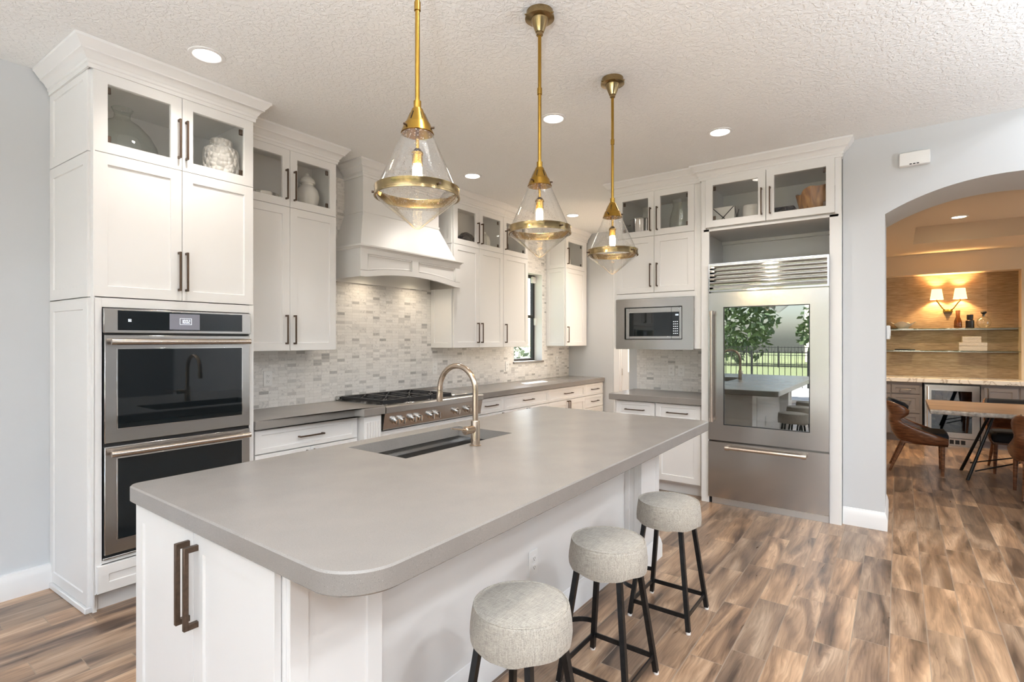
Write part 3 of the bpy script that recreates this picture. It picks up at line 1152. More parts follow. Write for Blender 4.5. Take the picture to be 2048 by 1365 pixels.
def wall_cabinet(x0, w, doors, label, left_end=False, right_end=False, hside=None):
    c = thing('wall_cabinet', label, 'cabinet', (x0, UY, 0), group='white wall cabinets')
    mb = panel_box(MB(), w, UB, TOPD + 0.03, UD, shelves=(SEC,))
    mb.box(0.0, w, 0.0005, 0.022, TOPD + 0.002, TOPD + 0.03)
    mb.build('body', M['white'], c)
    if left_end:
        e = MB()
        side_panel(e, UB, SEC - 0.002, 0.022, UD, -0.014, 0.05)
        side_panel(e, SEC + 0.002, TOPD + 0.02, 0.022, UD, -0.014, 0.05)
        e.build('end_panel', M['white'], c)
    n = len(doors)
    for i, (a, d_, hs) in enumerate(doors):
        hx = (d_ - 0.033) if hs > 0 else (a + 0.033)
        door(c, a, d_, UB, SEC, handle=(hx, 1.53, 0.22, True))
        door(c, a, d_, SEC, TOPD, glass=True, handle=(hx, 2.62, 0.225, True), hinge=-hs)
    return c


c2 = wall_cabinet(1.792, 0.815, [(0, 0.41, 1), (0.41, 0.815, -1)], 'white two-door wall cabinet between the oven tower and the hood, silver bowl inside', hside=1)
crown([(0.0, 0.0), (0.815, 0.0), (0.815, UD)], c2)
c3 = wall_cabinet(4.018, 0.846, [(0, 0.41, 1), (0.41, 0.846, -1)], 'white two-door wall cabinet right of the hood, dark coral inside', left_end=True)
crown([(-0.012, UD), (-0.012, 0.0), (0.846, 0.0)], c3)
c4 = wall_cabinet(4.866, 0.505, [(0, 0.505, -1)], 'narrow one-door white wall cabinet beside the window, leaning frame inside')
crown([(0.0, 0.0), (0.505, 0.0), (0.505, UD)], c4)
c5 = wall_cabinet(6.298, 0.535, [(0, 0.535, -1)], 'lone one-door white wall cabinet in the far corner past the window', left_end=True)
crown([(-0.012, UD), (-0.012, 0.0), (0.60, 0.0)], c5)
fs = MB().box(0.535, 0.60, 0.004, UD, UB, TOPD + 0.03).build('filler_strip', M['white'], c5)

# ------------------------------------------------------------------ range hood
HX0, HW, HY = 2.77, 1.236, 3.60
hd = thing('range_hood', 'white wooden range hood with arched mantel above the cooktop', 'hood', (HX0, HY, 0))
HD = WALL - HY - 0.010
zb, zt = 1.985, 2.235
fp = MB()


def hood_arch(x, z, rise):
    a, c_ = 0.06, HW - 0.06
    if x <= a or x >= c_:
        return z
    u = (x - a) / (c_ - a)
    return z + rise * 4 * u * (1 - u)


NS = 24
xsx = [HW * i / NS for i in range(NS + 1)]


def arch_strip(mb, ya_, yb2, lo_fn, hi_fn):
    """band between two curves over xsx, from depth ya_ to yb2"""
    vs2, F2 = [], []
    for x in xsx:
        vs2 += [(x, ya_, lo_fn(x)), (x, yb2, lo_fn(x)), (x, yb2, hi_fn(x)), (x, ya_, hi_fn(x))]
    for i in range(len(xsx) - 1):
        for k in range(4):
            F2.append((i * 4 + k, i * 4 + (k + 1) % 4, (i + 1) * 4 + (k + 1) % 4, (i + 1) * 4 + k))
    F2 += [(0, 3, 2, 1), tuple(len(vs2) - 4 + k for k in range(4))]
    mb.add(vs2, F2)


arch_strip(fp, 0.0135, 0.030, lambda x: hood_arch(x, zb, 0.05), lambda x: zt)
arch_strip(fp, 0.0, 0.013, lambda x: hood_arch(x, zb, 0.05), lambda x: hood_arch(x, zb + 0.048, 0.05))
fp.box(0, HW, 0.0, 0.013, zt - 0.055, zt)
for a, b_, zq in ((0, 0.075, 0.055), (HW / 2 - 0.04, HW / 2 + 0.04, 0.090), (HW - 0.075, HW, 0.055)):
    fp.box(a, b_, 0.0005, 0.013, zb + zq, zt - 0.05)
for a, b_ in ((0.083, HW / 2 - 0.048), (HW / 2 + 0.048, HW - 0.083)):
    q = [a + (b_ - a) * i / 10 for i in range(11)]
    loop = [(x, 0.009, hood_arch(x, zb + 0.056, 0.05)) for x in q] + [(b_, 0.009, zt - 0.063), (a, 0.009, zt - 0.063)]
    fp.tube(loop, 0.008, 6, closed=True)
fp.box(0.0, 0.02, 0.030, HD, zb, zt)
fp.box(HW - 0.02, HW, 0.030, HD, zb, zt)
fp.box(0.02, HW - 0.02, HD - 0.012, HD, zb - 0.01, 2.20)
fp.build('mantel', M['white'], hd)
cp_ = MB()
cp_.sweep([(0.0, HD), (0.0, 0.0), (HW, 0.0), (HW, HD)], [(0, zt - 0.012), (0.008, zt - 0.012), (0.014, zt - 0.002), (0.026, zt + 0.004), (0.026, zt + 0.016), (-0.06, zt + 0.016), (-0.06, zt - 0.012)])
cp_.build('mantel_ledge', M['white'], hd)
cn = MB()
zc0, zc1 = zt + 0.016, 2.575
b0 = [(0.025, 0.03), (HW - 0.025, 0.03), (HW - 0.025, HD), (0.025, HD)]
b1 = [(0.15, 0.16), (HW - 0.15, 0.16), (HW - 0.15, HD), (0.15, HD)]
cn.add([(x, y, zc0) for x, y in b0] + [(x, y, zc1) for x, y in b1], [(0, 1, 5, 4), (1, 2, 6, 5), (2, 3, 7, 6), (3, 0, 4, 7), (3, 2, 1, 0), (4, 5, 6, 7)])
cn.build('sloped_canopy', M['white'], hd)
ch = MB()
ch.box(0.15, HW - 0.15, 0.16, HD, zc1 + 0.001, 2.89)
ch.sweep([(0.15, HD), (0.15, 0.16), (HW - 0.15, 0.16), (HW - 0.15, HD)], [(0, zc1), (0.006, zc1), (0.006, zc1 + 0.02), (0, zc1 + 0.02)])
ch.build('chimney', M['white'], hd)
crown([(0.15, HD), (0.15, 0.16), (HW - 0.15, 0.16), (HW - 0.15, HD)], hd)
ln = MB()
ln.box(0.02, HW - 0.02, 0.03, HD - 0.012, 2.15, 2.165)
ln.box(HW - 0.026, HW - 0.02, 0.03, HD - 0.012, zb, 2.15)
lno = ln.build('liner', M['steel'], hd)
for hx in (0.32, HW - 0.32):
    MB().cyl((hx, 0.22, 2.149), (hx, 0.22, 2.143), 0.03).build('hood_lamp', M['lenswarm'], hd)
    l_ = bpy.data.lights.new('hood_light', 'SPOT')
    l_.energy = 9
    l_.color = (1.0, 0.82, 0.6)
    l_.spot_size = math.radians(125)
    l_.spot_blend = 1.0
    l_.shadow_soft_size = 0.03
    lo = bpy.data.objects.new('hood_light', l_)
    COL.objects.link(lo)
    lo.location = (HX0 + hx, HY + 0.22, 2.13)

# ------------------------------------------------------------------ base cabinets, range wall
BY, BD = 3.435, WALL - 3.435 - 0.002
CT0, CT1 = 0.854, 0.914


def base_body(mb, w, d, z1=CT0 - 0.001):
    mb.box(0, w, 0.022, d, 0.10, z1)
    mb.box(0.0, w, 0.075, d, 0.0, 0.10)
    return mb


def drawer(parent, x0, x1, z0, z1, hl=0.2, mat='white', hmat='bronze', hz=None):
    g = 0.0015
    d = shaker(MB(), x0 + g, x1 - g, z0 + g, z1 - g, fw=0.045, fwt=0.032).build('drawer', M[mat], parent)
    bar_handle((x0 + x1) / 2, hz or (z0 + z1) / 2, hl, False).build('handle', M[hmat], d)
    return d


lb = thing('base_cabinet', 'white drawer cabinet between the oven tower and the cooktop, fluted post at its end', 'cabinet', (1.794, BY, 0), group='white base cabinets')
base_body(MB(), 1.010, BD).build('body', M['white'], lb)
drawer(lb, 0, 0.82, 0.685, 0.845)
door(lb, 0, 0.41, 0.11, 0.68, handle=(0.38, 0.58, 0.16, True))
door(lb, 0.41, 0.82, 0.11, 0.68, handle=(0.44, 0.58, 0.16, True))
ps = MB()
ps.box(0.835, 1.005, -0.062, 0.0215, 0.0, 0.853)
for k in range(6):
    ps.cyl((0.855 + 0.026 * k, -0.062, 0.12), (0.855 + 0.026 * k, -0.062, 0.80), 0.010, n=12)
ps.build('fluted_post', M['white'], lb)

RX, RY, RWD = 2.822, 3.36, 1.240
rb = thing('base_cabinet', 'white cabinet directly under the stainless cooktop', 'cabinet', (RX, 3.40, 0), group='white base cabinets')
base_body(MB(), RWD, WALL - 3.402, 0.704).build('body', M['white'], rb)
for k in range(2):
    door(rb, RWD / 2 * k, RWD / 2 * (k + 1), 0.11, 0.66, handle=(RWD / 2 + (0.03 if k else -0.03), 0.56, 0.16, True))
shaker(MB(), 0.0, RWD, 0.664, 0.702, fw=0.012).build('apron', M['white'], rb)

labels = ['narrow white drawer cabinet touching the right end of the cooktop',
          'white base cabinet second to the right of the cooktop, wide drawer on top',
          'white base cabinet under the window with a wide drawer above two doors',
          'white three-drawer stack at the far right end of the range counter']
for i, (a, b_) in enumerate(((4.066, 4.526), (4.526, 5.435), (5.435, 6.351), (6.351, 6.892))):
    c = thing('base_cabinet', labels[i], 'cabinet', (a, BY, 0), group='white base cabinets')
    w = b_ - a
    base_body(MB(), w, BD).build('body', M['white'], c)
    drawer(c, 0, w, 0.687, 0.847)
    if i == 3:
        drawer(c, 0, w, 0.517, 0.683, hz=0.60)
        drawer(c, 0, w, 0.11, 0.513, hz=0.40)
    elif i == 0:
        door(c, 0, w, 0.11, 0.683, handle=(w - 0.03, 0.57, 0.2, True))
    else:
        door(c, 0, w / 2, 0.11, 0.683, handle=(w / 2 - 0.022, 0.57, 0.2, True))
        door(c, w / 2, w, 0.11, 0.683, handle=(w / 2 + 0.022, 0.57, 0.2, True))


def rounded(poly, radii, n=8):
    out = []
    m = len(poly)
    for i in range(m):
        p = Vector(poly[i]); a = Vector(poly[i - 1]); c_ = Vector(poly[(i + 1) % m])
        r = radii[i]
        if r <= 0:
            out.append(tuple(p)); continue
        da, dc_ = (a - p).normalized(), (c_ - p).normalized()
        ang = da.angle(dc_)
        tl = r / math.tan(ang / 2)
        s, e = p + da * tl, p + dc_ * tl
        bis = (da + dc_).normalized()
        o = p + bis * (r / math.sin(ang / 2))
        v0, v1 = s - o, e - o
        tot = v0.angle(v1)
        sg = 1 if v0.x * v1.y - v0.y * v1.x > 0 else -1
        for k in range(n + 1):
            th = sg * tot * k / n
            out.append((o.x + v0.x * math.cos(th) - v0.y * math.sin(th), o.y + v0.x * math.sin(th) + v0.y * math.cos(th)))
    return out


def slab(mb, outline, z0, z1, e=0.004, hole=None):
    """worktop with an eased top and bottom edge; optional rectangular hole (x0, x1, y0, y1)"""
    n = len(outline)
    cx_ = sum(p[0] for p in outline) / n
    cy_ = sum(p[1] for p in outline) / n

    def inset(d):
        o = []
        for i in range(n):
            p = Vector(outline[i]); a = Vector(outline[i - 1]); c_ = Vector(outline[(i + 1) % n])
            d1, d2 = (p - a), (c_ - p)
            d1.normalize(); d2.normalize()
            n1, n2 = Vector((-d1.y, d1.x)), Vector((-d2.y, d2.x))
            nb = (n1 + n2).normalized()
            k = 1.0 / max(0.4, nb.dot(n1))
            o.append((p.x + nb.x * d * k, p.y + nb.y * d * k))
        return o

    area = sum(outline[i - 1][0] * outline[i][1] - outline[i][0] * outline[i - 1][1] for i in range(n))
    ins = inset(e if area > 0 else -e)
    rings = [(ins, z0), (outline, z0 + e), (outline, z1 - e), (ins, z1)]
    vs_ = [(x, y, z) for r, z in rings for x, y in r]
    F = []
    for k in range(3):
        for i in range(n):
            j = (i + 1) % n
            F.append((k * n + i, k * n + j, (k + 1) * n + j, (k + 1) * n + i))
    if hole is None:
        F.append(tuple(range(n - 1, -1, -1)))
        F.append(tuple(range(3 * n, 4 * n)))
        mb.add(vs_, F)
    else:
        hx0, hx1, hy0, hy1 = hole
        mb.add(vs_, F)
        for base, z in ((0, z0), (3 * n, z1)):
            hv = [(hx0, hy0, z), (hx1, hy0, z), (hx1, hy1, z), (hx0, hy1, z)]
            # bridge: split outline at its four extreme corners
            pts = [vs_[base + i] for i in range(n)]
            idx = [min(range(n), key=lambda i: (pts[i][0] - h[0]) ** 2 + (pts[i][1] - h[1]) ** 2) for h in hv]
            vv = pts + hv
            FF = []
            order = idx
            for q in range(4):
                i0, i1 = order[q], order[(q + 1) % 4]
                chain = [i0]
                step = 1 if area > 0 else -1
                i = i0
                while i != i1:
                    i = (i + step) % n
                    chain.append(i)
                FF.append(tuple(chain + [n + (q + 1) % 4, n + q]))
            mb.add(vv, FF)
        q = [(hx0, hy0), (hx1, hy0), (hx1, hy1), (hx0, hy1)]
        vv = [(x, y, z0) for x, y in q] + [(x, y, z1) for x, y in q]
        mb.add(vv, [(i, (i + 1) % 4, 4 + (i + 1) % 4, 4 + i) for i in range(4)])
    return mb


wy1 = WALL - ts - 0.001
wt = MB()
slab(wt, rounded([(1.786, 3.405), (2.565, 3.405), (2.605, 3.338), (2.815, 3.338), (2.815, wy1), (1.786, wy1)], [0.004, 0, 0, 0.004, 0, 0], 3), CT0, CT1)
tag(wt.build('worktop', M['quartz']), 'short grey quartz worktop between the oven tower and the cooktop', 'worktop', 'grey quartz worktops')
wt = MB()
slab(wt, rounded([(4.068, 3.405), (6.922, 3.405), (6.922, wy1), (4.068, wy1)], [0.004, 0.05, 0, 0], 6), CT0, CT1)
tag(wt.build('worktop', M['quartz']), 'long grey quartz worktop running under the window, sunlit patch on it', 'worktop', 'grey quartz worktops')

# ------------------------------------------------------------------ cooktop
rg = thing('rangetop', 'stainless steel gas rangetop with black grates and a row of knobs', 'stove', (RX, RY, 0))
rd = wy1 - RY - 0.004
bd = MB()
bd.box(0.002, RWD - 0.002, 0.075, rd, 0.712, 0.905)
bd.box(0.0, RWD, 0.01, rd, 0.905, 0.918, 0.003)
bd.box(0.0, RWD, rd - 0.05, rd, 0.918, 0.955, 0.004)
bd.build('body', M['steel'], rg)
bn = MB()
bn.prism([(-0.022, 0.856), (0.076, 0.846), (0.076, 0.904), (0.006, 0.917), (-0.012, 0.913), (-0.022, 0.902)], 0.0, RWD, lambda a, b_, t_: (t_, a, b_))
bn.build('bullnose', M['steel'], rg)
pn = MB()
pn.prism([(0.020, 0.720), (0.074, 0.712), (0.074, 0.848), (-0.006, 0.852)], 0.0, RWD, lambda a, b_, t_: (t_, a, b_))
pn.prism([(-0.012, 0.714), (0.0745, 0.714), (0.0745, 0.722), (-0.012, 0.722)], 0.0, RWD, lambda a, b_, t_: (t_, a + 0.03, b_))
pno = pn.build('control_panel', M['steel'], rg)
for kx in (0.115, 0.185, 0.305, 0.375, 0.525, 0.605, 0.86, 1.02):
    y_, z_ = 0.0075, 0.785
    k = MB()
    dirv = Vector((0, -1, -0.2)).normalized()
    p0 = Vector((kx, y_, z_))
    k.cyl(p0, p0 + dirv * 0.012, 0.033, 0.033, 24)
    k.cyl(p0 + dirv * 0.012, p0 + dirv * 0.044, 0.026, 0.024, 24)
    k.bar(p0 + dirv * 0.046 + Vector((0, 0, -0.024)), p0 + dirv * 0.046 + Vector((0, 0, 0.024)), 0.008, 0.010, up=(0, -1, 0))
    k.build('knob', M['chrome'], rg)
# badge: small ring shaped letters on the bullnose
bdg = MB()
bx, bz = 1.115, 0.884
bdg.tube([(bx + 0.022 * math.cos(a), -0.0235, bz + 0.013 * math.sin(a)) for a in [i * 2 * PI / 18 for i in range(18)]], 0.0016, 6, closed=True)
bdg.tube([(bx - 0.006 + 0.006 * math.cos(a), -0.0235, bz + 0.006 * math.sin(a)) for a in [0.8 + i * 4.8 / 10 for i in range(11)]], 0.0012, 5)
for zz in (-0.006, 0, 0.006):
    bdg.bar((bx + 0.004, -0.0235, bz + zz), (bx + 0.012, -0.0235, bz + zz), 0.002, 0.002)
bdg.bar((bx + 0.004, -0.0235, bz - 0.006), (bx + 0.004, -0.0235, bz + 0.006), 0.002, 0.002, up=(1, 0, 0))
bdg.build('badge', M['dark'], rg)
# three grates
for k in range(3):
    x0, x1 = 0.012 + k * 0.272, 0.012 + (k + 1) * 0.272 - 0.006
    ya, yb_ = 0.028, rd - 0.065
    g = MB()
    zt_, zb_ = 0.957, 0.938
    for a, b_ in ((ya, ya + 0.018), (yb_ - 0.018, yb_)):
        g.box(x0, x1, a, b_, 0.9245, zt_, 0.002)
    for a in (x0, x1 - 0.016):
        g.box(a, a + 0.016, ya + 0.018, yb_ - 0.018, zb_, zt_, 0.002)
    ym = (ya + yb_) / 2
    g.box(x0 + 0.016, x1 - 0.016, ym - 0.007, ym + 0.007, zb_, zt_)
    for cy_ in ((ya + ym) / 2, (yb_ + ym) / 2):
        cxk = (x0 + x1) / 2
        for i in range(8):
            an = i * PI / 4
            dx, dy = math.cos(an), math.sin(an)
            lx = ((x1 - x0) / 2 - 0.012) / max(1e-6, abs(dx)) if abs(dx) > 1e-3 else 9
            ly = ((ym - ya) / 2 - 0.004) / max(1e-6, abs(dy)) if abs(dy) > 1e-3 else 9
            L = min(lx, ly)
            g.bar((cxk + dx * 0.035, cy_ + dy * 0.035, 0.948), (cxk + dx * L, cy_ + dy * L, 0.948), 0.010, 0.016)
    g.build('grate', M['iron'], rg)
    for cy_ in ((ya + ym) / 2, (yb_ + ym) / 2):
        bu = MB()
        bu.cyl(((x0 + x1) / 2, cy_, 0.9185), ((x0 + x1) / 2, cy_, 0.930), 0.045, 0.042)
        bu.cyl(((x0 + x1) / 2, cy_, 0.930), ((x0 + x1) / 2, cy_, 0.936), 0.030, 0.028)
        bu.build('burner', M['iron'], rg)
gd = MB()
gd.box(0.842, RWD - 0.02, 0.03, rd - 0.07, 0.9185, 0.935, 0.006)
gd.build('griddle', M['steel'], rg)

# ------------------------------------------------------------------ fridge wall
FX = 4.87       # door faces of the microwave cabinets
mw = thing('microwave_cabinet', 'white two-door wall cabinet above the microwave, steel pot and glass vase behind its panes', 'cabinet', (FX, 2.275, 0), RZ_FRIDGE)
MWW, MWD = 0.785, 5.495 - FX
b = panel_box(MB(), MWW, 1.372, TOPD + 0.03, MWD, shelves=(1.885, SEC))
b.box(0.0, MWW, 0.0005, 0.022, TOPD + 0.002, TOPD + 0.03)
b.box(0.0, MWW, 0.002, 0.022, 1.856, 1.905)
b.box(0.770, 0.842, 0.004, 0.022, 1.372, TOPD + 0.03)
b.box(-0.03, 0.0, 0.004, MWD, 1.372, TOPD + 0.03)
b.build('body', M['white'], mw)
for k, (a, c_) in enumerate(((0.0, 0.387), (0.387, 0.770))):
    s = 1 if k == 0 else -1
    hx = 0.387 - s * 0.033
    door(mw, a, c_, 1.908, SEC, handle=(hx, 2.077, 0.225, True))
    door(mw, a, c_, SEC, TOPD, glass=True, handle=(hx, 2.615, 0.225, True), hinge=-s)
crown([(-0.032, MWD), (-0.032, 0.0), (0.838, 0.0)], mw)

mo = thing('microwave_oven', 'built-in microwave in a wide stainless steel surround', 'microwave', (FX, 2.275, 0), RZ_FRIDGE)
tr_ = MB()
for (x0, x1, z0, z1) in ((0.003, 0.094, 1.362, 1.852), (0.666, 0.769, 1.362, 1.852), (0.094, 0.666, 1.362, 1.457), (0.094, 0.666, 1.770, 1.852)):
    tr_.box(x0, x1, -0.022, 0.001, z0, z1)
tr_.build('surround', M['steelv'], mo)
mbod = MB().box(0.098, 0.662, 0.003, 0.40, 1.46, 1.767)
mbod.build('housing', M['black'], mo)
mf = MB()
for (x0, x1, z0, z1) in ((0.104, 0.138, 1.464, 1.762), (0.634, 0.657, 1.464, 1.762), (0.138, 0.560, 1.464, 1.489), (0.138, 0.560, 1.716, 1.762), (0.562, 0.634, 1.464, 1.489), (0.562, 0.634, 1.716, 1.762)):
    mf.box(x0, x1, -0.012, 0.0025, z0, z1, 0.001)
mfo = mf.build('front_frame', M['steel'], mo)
MB().box(0.139, 0.559, -0.008, 0.002, 1.490, 1.715).build('microwave_window', M['ovenglass'], mo)
kp = MB().box(0.561, 0.633, -0.008, 0.002, 1.490, 1.715).build('keypad', M['ovenglass'], mo)
kd = MB()
for r in range(6):
    for c_ in range(3):
        kd.box(0.577 + c_ * 0.017, 0.586 + c_ * 0.017, -0.0086, -0.0081, 1.512 + r * 0.022, 1.518 + r * 0.022)
for c_ in range(3):
    digit(kd, 0.598 + c_ * 0.010, 1.682, 0.007, 0.014, 'abcdef', -0.0081, 0.0016)
kd.build('keypad_marks', M['digits'], kp)

nb = thing('base_cabinet', 'white base cabinet with two drawers beneath the microwave nook', 'cabinet', (FX + 0.02, 2.315, 0), RZ_FRIDGE, 'white base cabinets')
NBW = 0.88
base_body(MB(), NBW, 5.495 - FX - 0.02).build('body', M['white'], nb)
drawer(nb, 0.025, 0.425, 0.687, 0.847)
drawer(nb, 0.435, 0.86, 0.687, 0.847)
door(nb, 0.025, 0.425, 0.115, 0.683, handle=(0.39, 0.57, 0.2, True))
door(nb, 0.435, 0.86, 0.115, 0.683, handle=(0.47, 0.57, 0.2, True))
wt = MB()
slab(wt, rounded([(4.852, 2.355), (4.852, 1.434), (5.491, 1.434), (5.491, 2.355)], [0.004, 0, 0, 0], 3), CT0, CT1)
tag(wt.build('worktop', M['quartz']), 'small grey quartz worktop in the nook under the microwave', 'worktop', 'grey quartz worktops')

# fridge enclosure
GX = 4.835
fc = thing('fridge_cabinet', 'tall white surround of the refrigerator with two glass doors under the ceiling', 'cabinet', (GX, 1.430, 0), RZ_FRIDGE)
FW_, FD = 1.074, 5.495 - GX
b = MB()
b.box(0.0, 0.020, 0.0, FD, 0.0, TOPD + 0.03)
b.box(FW_ - 0.020, FW_, 0.0, FD, 0.0, TOPD + 0.03)
b.box(0.020, 0.066, 0.0, 0.022, 0.0, SEC - 0.011)
b.box(FW_ - 0.080, FW_ - 0.020, 0.0, 0.022, 0.0, SEC - 0.011)
b.box(0.0, 0.040, -0.002, 0.022, SEC - 0.011, TOPD + 0.03)
b.box(FW_ - 0.043, FW_, -0.002, 0.022, SEC - 0.011, TOPD + 0.03)
b.box(0.020, FW_ - 0.020, 0.0, FD - 0.012, SEC - 0.030, SEC - 0.012)
b.box(0.020, FW_ - 0.020, 0.022, FD - 0.012, SEC - 0.011, SEC + 0.006)
b.box(0.020, FW_ - 0.020, 0.0, FD - 0.012, TOPD + 0.003, TOPD + 0.03)
b.box(0.020, FW_ - 0.020, FD - 0.012, FD, 0.0, TOPD + 0.03)
b.box(0.020, FW_ - 0.02, FD - 0.05, FD - 0.012, SEC - 0.060, SEC - 0.030)
b.build('body', M['white'], fc)
for k, (a, c_) in enumerate(((0.040, 0.535), (0.537, 1.031))):
    s = 1 if k == 0 else -1
    hx = 0.536 - s * 0.033
    d = door(fc, a, c_, SEC, TOPD, glass=True, handle=(hx, 2.62, 0.225, True), hmat='bronze', hinge=-s)
    d.location = (0, -0.020, 0)
crown([(-0.006, 0.045), (-0.006, 0.0), (FW_ - 0.002, 0.0), (FW_ - 0.002, 0.063)], fc)

# refrigerator
rf = thing('refrigerator', 'stainless steel built-in refrigerator with a glass door and a louvred grille', 'refrigerator', (GX - 0.004, 1.363, 0), RZ_FRIDGE)
RW = 0.926
body = MB()
bz0, bz1, bdp = 0.10, 2.10, 0.58
body.box(0.006, 0.05, 0.045, bdp, bz0, bz1)
body.box(RW - 0.05, RW - 0.006, 0.045, bdp, bz0, bz1)
body.box(0.05, RW - 0.05, bdp - 0.03, bdp, bz0, bz1)
body.box(0.05, RW - 0.05, 0.045, bdp - 0.03, 0.55, 0.60)
body.box(0.05, RW - 0.05, 0.045, bdp - 0.03, 1.83, bz1)
body.box(0.05, RW - 0.05, 0.045, bdp - 0.03, bz0, 0.14)
body.build('body', M['steel'], rf)
fd_ = MB()
gx0, gx1, gz0, gz1 = 0.128, 0.794, 0.706, 1.742
for (x0, x1, z0, z1) in ((0.0, gx0, 0.568, 1.868), (gx1, RW, 0.568, 1.868), (gx0, gx1, 0.568, gz0), (gx0, gx1, gz1, 1.868)):
    fd_.box(x0, x1, -0.022, 0.030, z0, z1)
fdo = fd_.build('fridge_door', M['steel'], rf)
gk = MB()
for (x0, x1, z0, z1) in ((gx0, gx0 + 0.007, gz0, gz1), (gx1 - 0.007, gx1, gz0, gz1), (gx0 + 0.007, gx1 - 0.007, gz0, gz0 + 0.007), (gx0 + 0.007, gx1 - 0.007, gz1 - 0.007, gz1)):
    gk.box(x0, x1, -0.021, 0.028, z0, z1)
gk.build('gasket', M['black'], fdo)
MB().box(gx0 + 0.007, gx1 - 0.007, -0.014, -0.010, gz0 + 0.007, gz1 - 0.007).build('pane', M['fridge_glass'], fdo)
hm = MB()
hm.cyl((0.040, -0.070, 0.735), (0.040, -0.070, 1.706), 0.0135, n=20)
for zz in (0.75, 1.69):
    hm.cyl((0.040, -0.070, zz - 0.018), (0.040, -0.070, zz + 0.018), 0.0185, n=20)
    hm.box(0.030, 0.050, -0.068, -0.0225, zz - 0.012, zz + 0.012, 0.002)
hm.build('handle', M['handlesteel'], fdo)
lf = MB()
for zz in (0.95, 1.25, 1.52):
    lf.box(0.07, RW - 0.07, 0.06, bdp - 0.05, zz, zz + 0.008)
lf.build('shelf', M['clear'], rf)
for (z0, z1) in ((0.615, 0.745), (0.755, 0.93)):
    dw = MB().box(0.075, RW - 0.075, 0.07, bdp - 0.06, z0, z1, 0.01).build('crisper_drawer', M['greycab'], rf)
    hh = MB()
    zc = z1 - 0.035
    hh.cyl((0.30, 0.045, zc), (0.64, 0.045, zc), 0.011)
    for x_ in (0.28, 0.60):
        hh.box(x_, x_ + 0.05, 0.035, 0.069, zc - 0.014, zc + 0.014, 0.003)
    hh.build('handle', M['chrome'], dw)
fz = MB()
fz.box(0.0, RW, -0.022, 0.030, 0.062, 0.552)
fzo = fz.build('freezer_drawer', M['steel'], rf)
hm = MB()
hm.cyl((0.158, -0.072, 0.515), (0.770, -0.072, 0.515), 0.0135, n=20)
for x_ in (0.172, 0.756):
    hm.cyl((x_ - 0.018, -0.072, 0.515), (x_ + 0.018, -0.072, 0.515), 0.0185, n=20)
    hm.box(x_ - 0.012, x_ + 0.012, -0.070, -0.0225, 0.506, 0.526, 0.002)
hm.build('handle', M['handlesteel'], fzo)
kk = MB()
kk.box(0.025, RW - 0.002, 0.006, 0.030, 0.0, 0.056)
kk.build('kick_plate', M['kick'], rf)
MB().box(0.0, 0.024, 0.02, 0.030, 0.0, 0.056).build('kick_recess', M['dark'], rf)
gr = MB()
GZ0, GZ1 = 1.880, 2.128
for (x0, x1, z0, z1) in ((0.0, 0.012, GZ0, GZ1), (RW - 0.012, RW, GZ0, GZ1), (0.012, RW - 0.012, GZ0, GZ0 + 0.012), (0.012, RW - 0.012, GZ1 - 0.010, GZ1)):
    gr.box(x0, x1, -0.022, 0.030, z0, z1)
NL = 6
for k in range(NL):
    z = GZ0 + 0.020 + k * (GZ1 - GZ0 - 0.030) / NL
    gr.prism([(-0.020, z + 0.020), (-0.017, z + 0.026), (0.024, z + 0.004), (0.021, z - 0.001)], 0.012, RW - 0.012, lambda a, b_, t_: (t_, a, b_))
gr.box(0.012, RW - 0.012, 0.029, 0.030, GZ0 + 0.012, GZ1 - 0.010)
gr.build('grille', M['chrome'], rf)

# ------------------------------------------------------------------ island
IX, IY = 0.745, 2.290
isl = thing('island_cabinet', 'long white kitchen island base with doors on its near end', 'island', (IX, IY, 0), RZ_FRIDGE)
INV = Matrix.Translation((-IX, -IY, 0))
INV = Matrix.Rotation(-RZ_FRIDGE, 4, 'Z') @ INV


def wmb():
    m_ = MB()
    m_.x = INV
    return m_


KY = 1.405           # knee wall
b = wmb()
b.box(0.767, 3.40, KY, KY + 0.02, 0.0, 0.852)
b.box(0.767, 0.785, KY + 0.02, 2.27, 0.10, 0.852)
b.box(3.38, 3.40, KY + 0.02, 2.27, 0.10, 0.852)
b.box(0.785, 3.38, 2.25, 2.27, 0.10, 0.852)
b.box(0.785, 3.38, KY + 0.02, 2.25, 0.10, 0.118)
b.box(0.80, 3.36, KY + 0.02, 2.20, 0.0, 0.10)
b.build('body', M['white'], isl)
for (x0, x1) in ((0.767, 1.075), (3.12, 3.42)):
    p = wmb()
    p.box(x0 + 0.016, x1 - 0.016, 1.307, KY - 0.001, 0.0, 0.852)
    shaker(p, x0, x1, 0.0, 0.852, 1.290, 0.016, 0.055, 0.006)
    keep = p.x
    p.x = INV @ Matrix(((0, 1, 0, x0), (-1, 0, 0, 0), (0, 0, 1, 0), (0, 0, 0, 1)))
    shaker(p, -(KY - 0.001), -1.307, 0.0, 0.852, 0.0, 0.015, 0.030, 0.005)
    p.x = keep
    p.box(x1 - 0.015, x1, 1.307, KY - 0.001, 0.0, 0.852)
    p.build('corner_post', M['white'], isl)
for k, (a, c_) in enumerate(((0.006, 0.482), (0.486, 0.962))):
    dd = shaker(MB(), a, c_, 0.115, 0.845, 0.0, 0.020, 0.062, 0.007).build('door', M['white'], isl)
    hx = 0.484 + (0.030 if k else -0.030)
    hb = bar_handle(hx, 0.678, 0.258, True, s=0.014, out=0.042).build('handle', M['bronze'], dd)
    hb['label'] = 'large square bronze pull'
kb = wmb()
kb.box(0.785, 0.80, 1.42, 2.25, 0.0, 0.10)
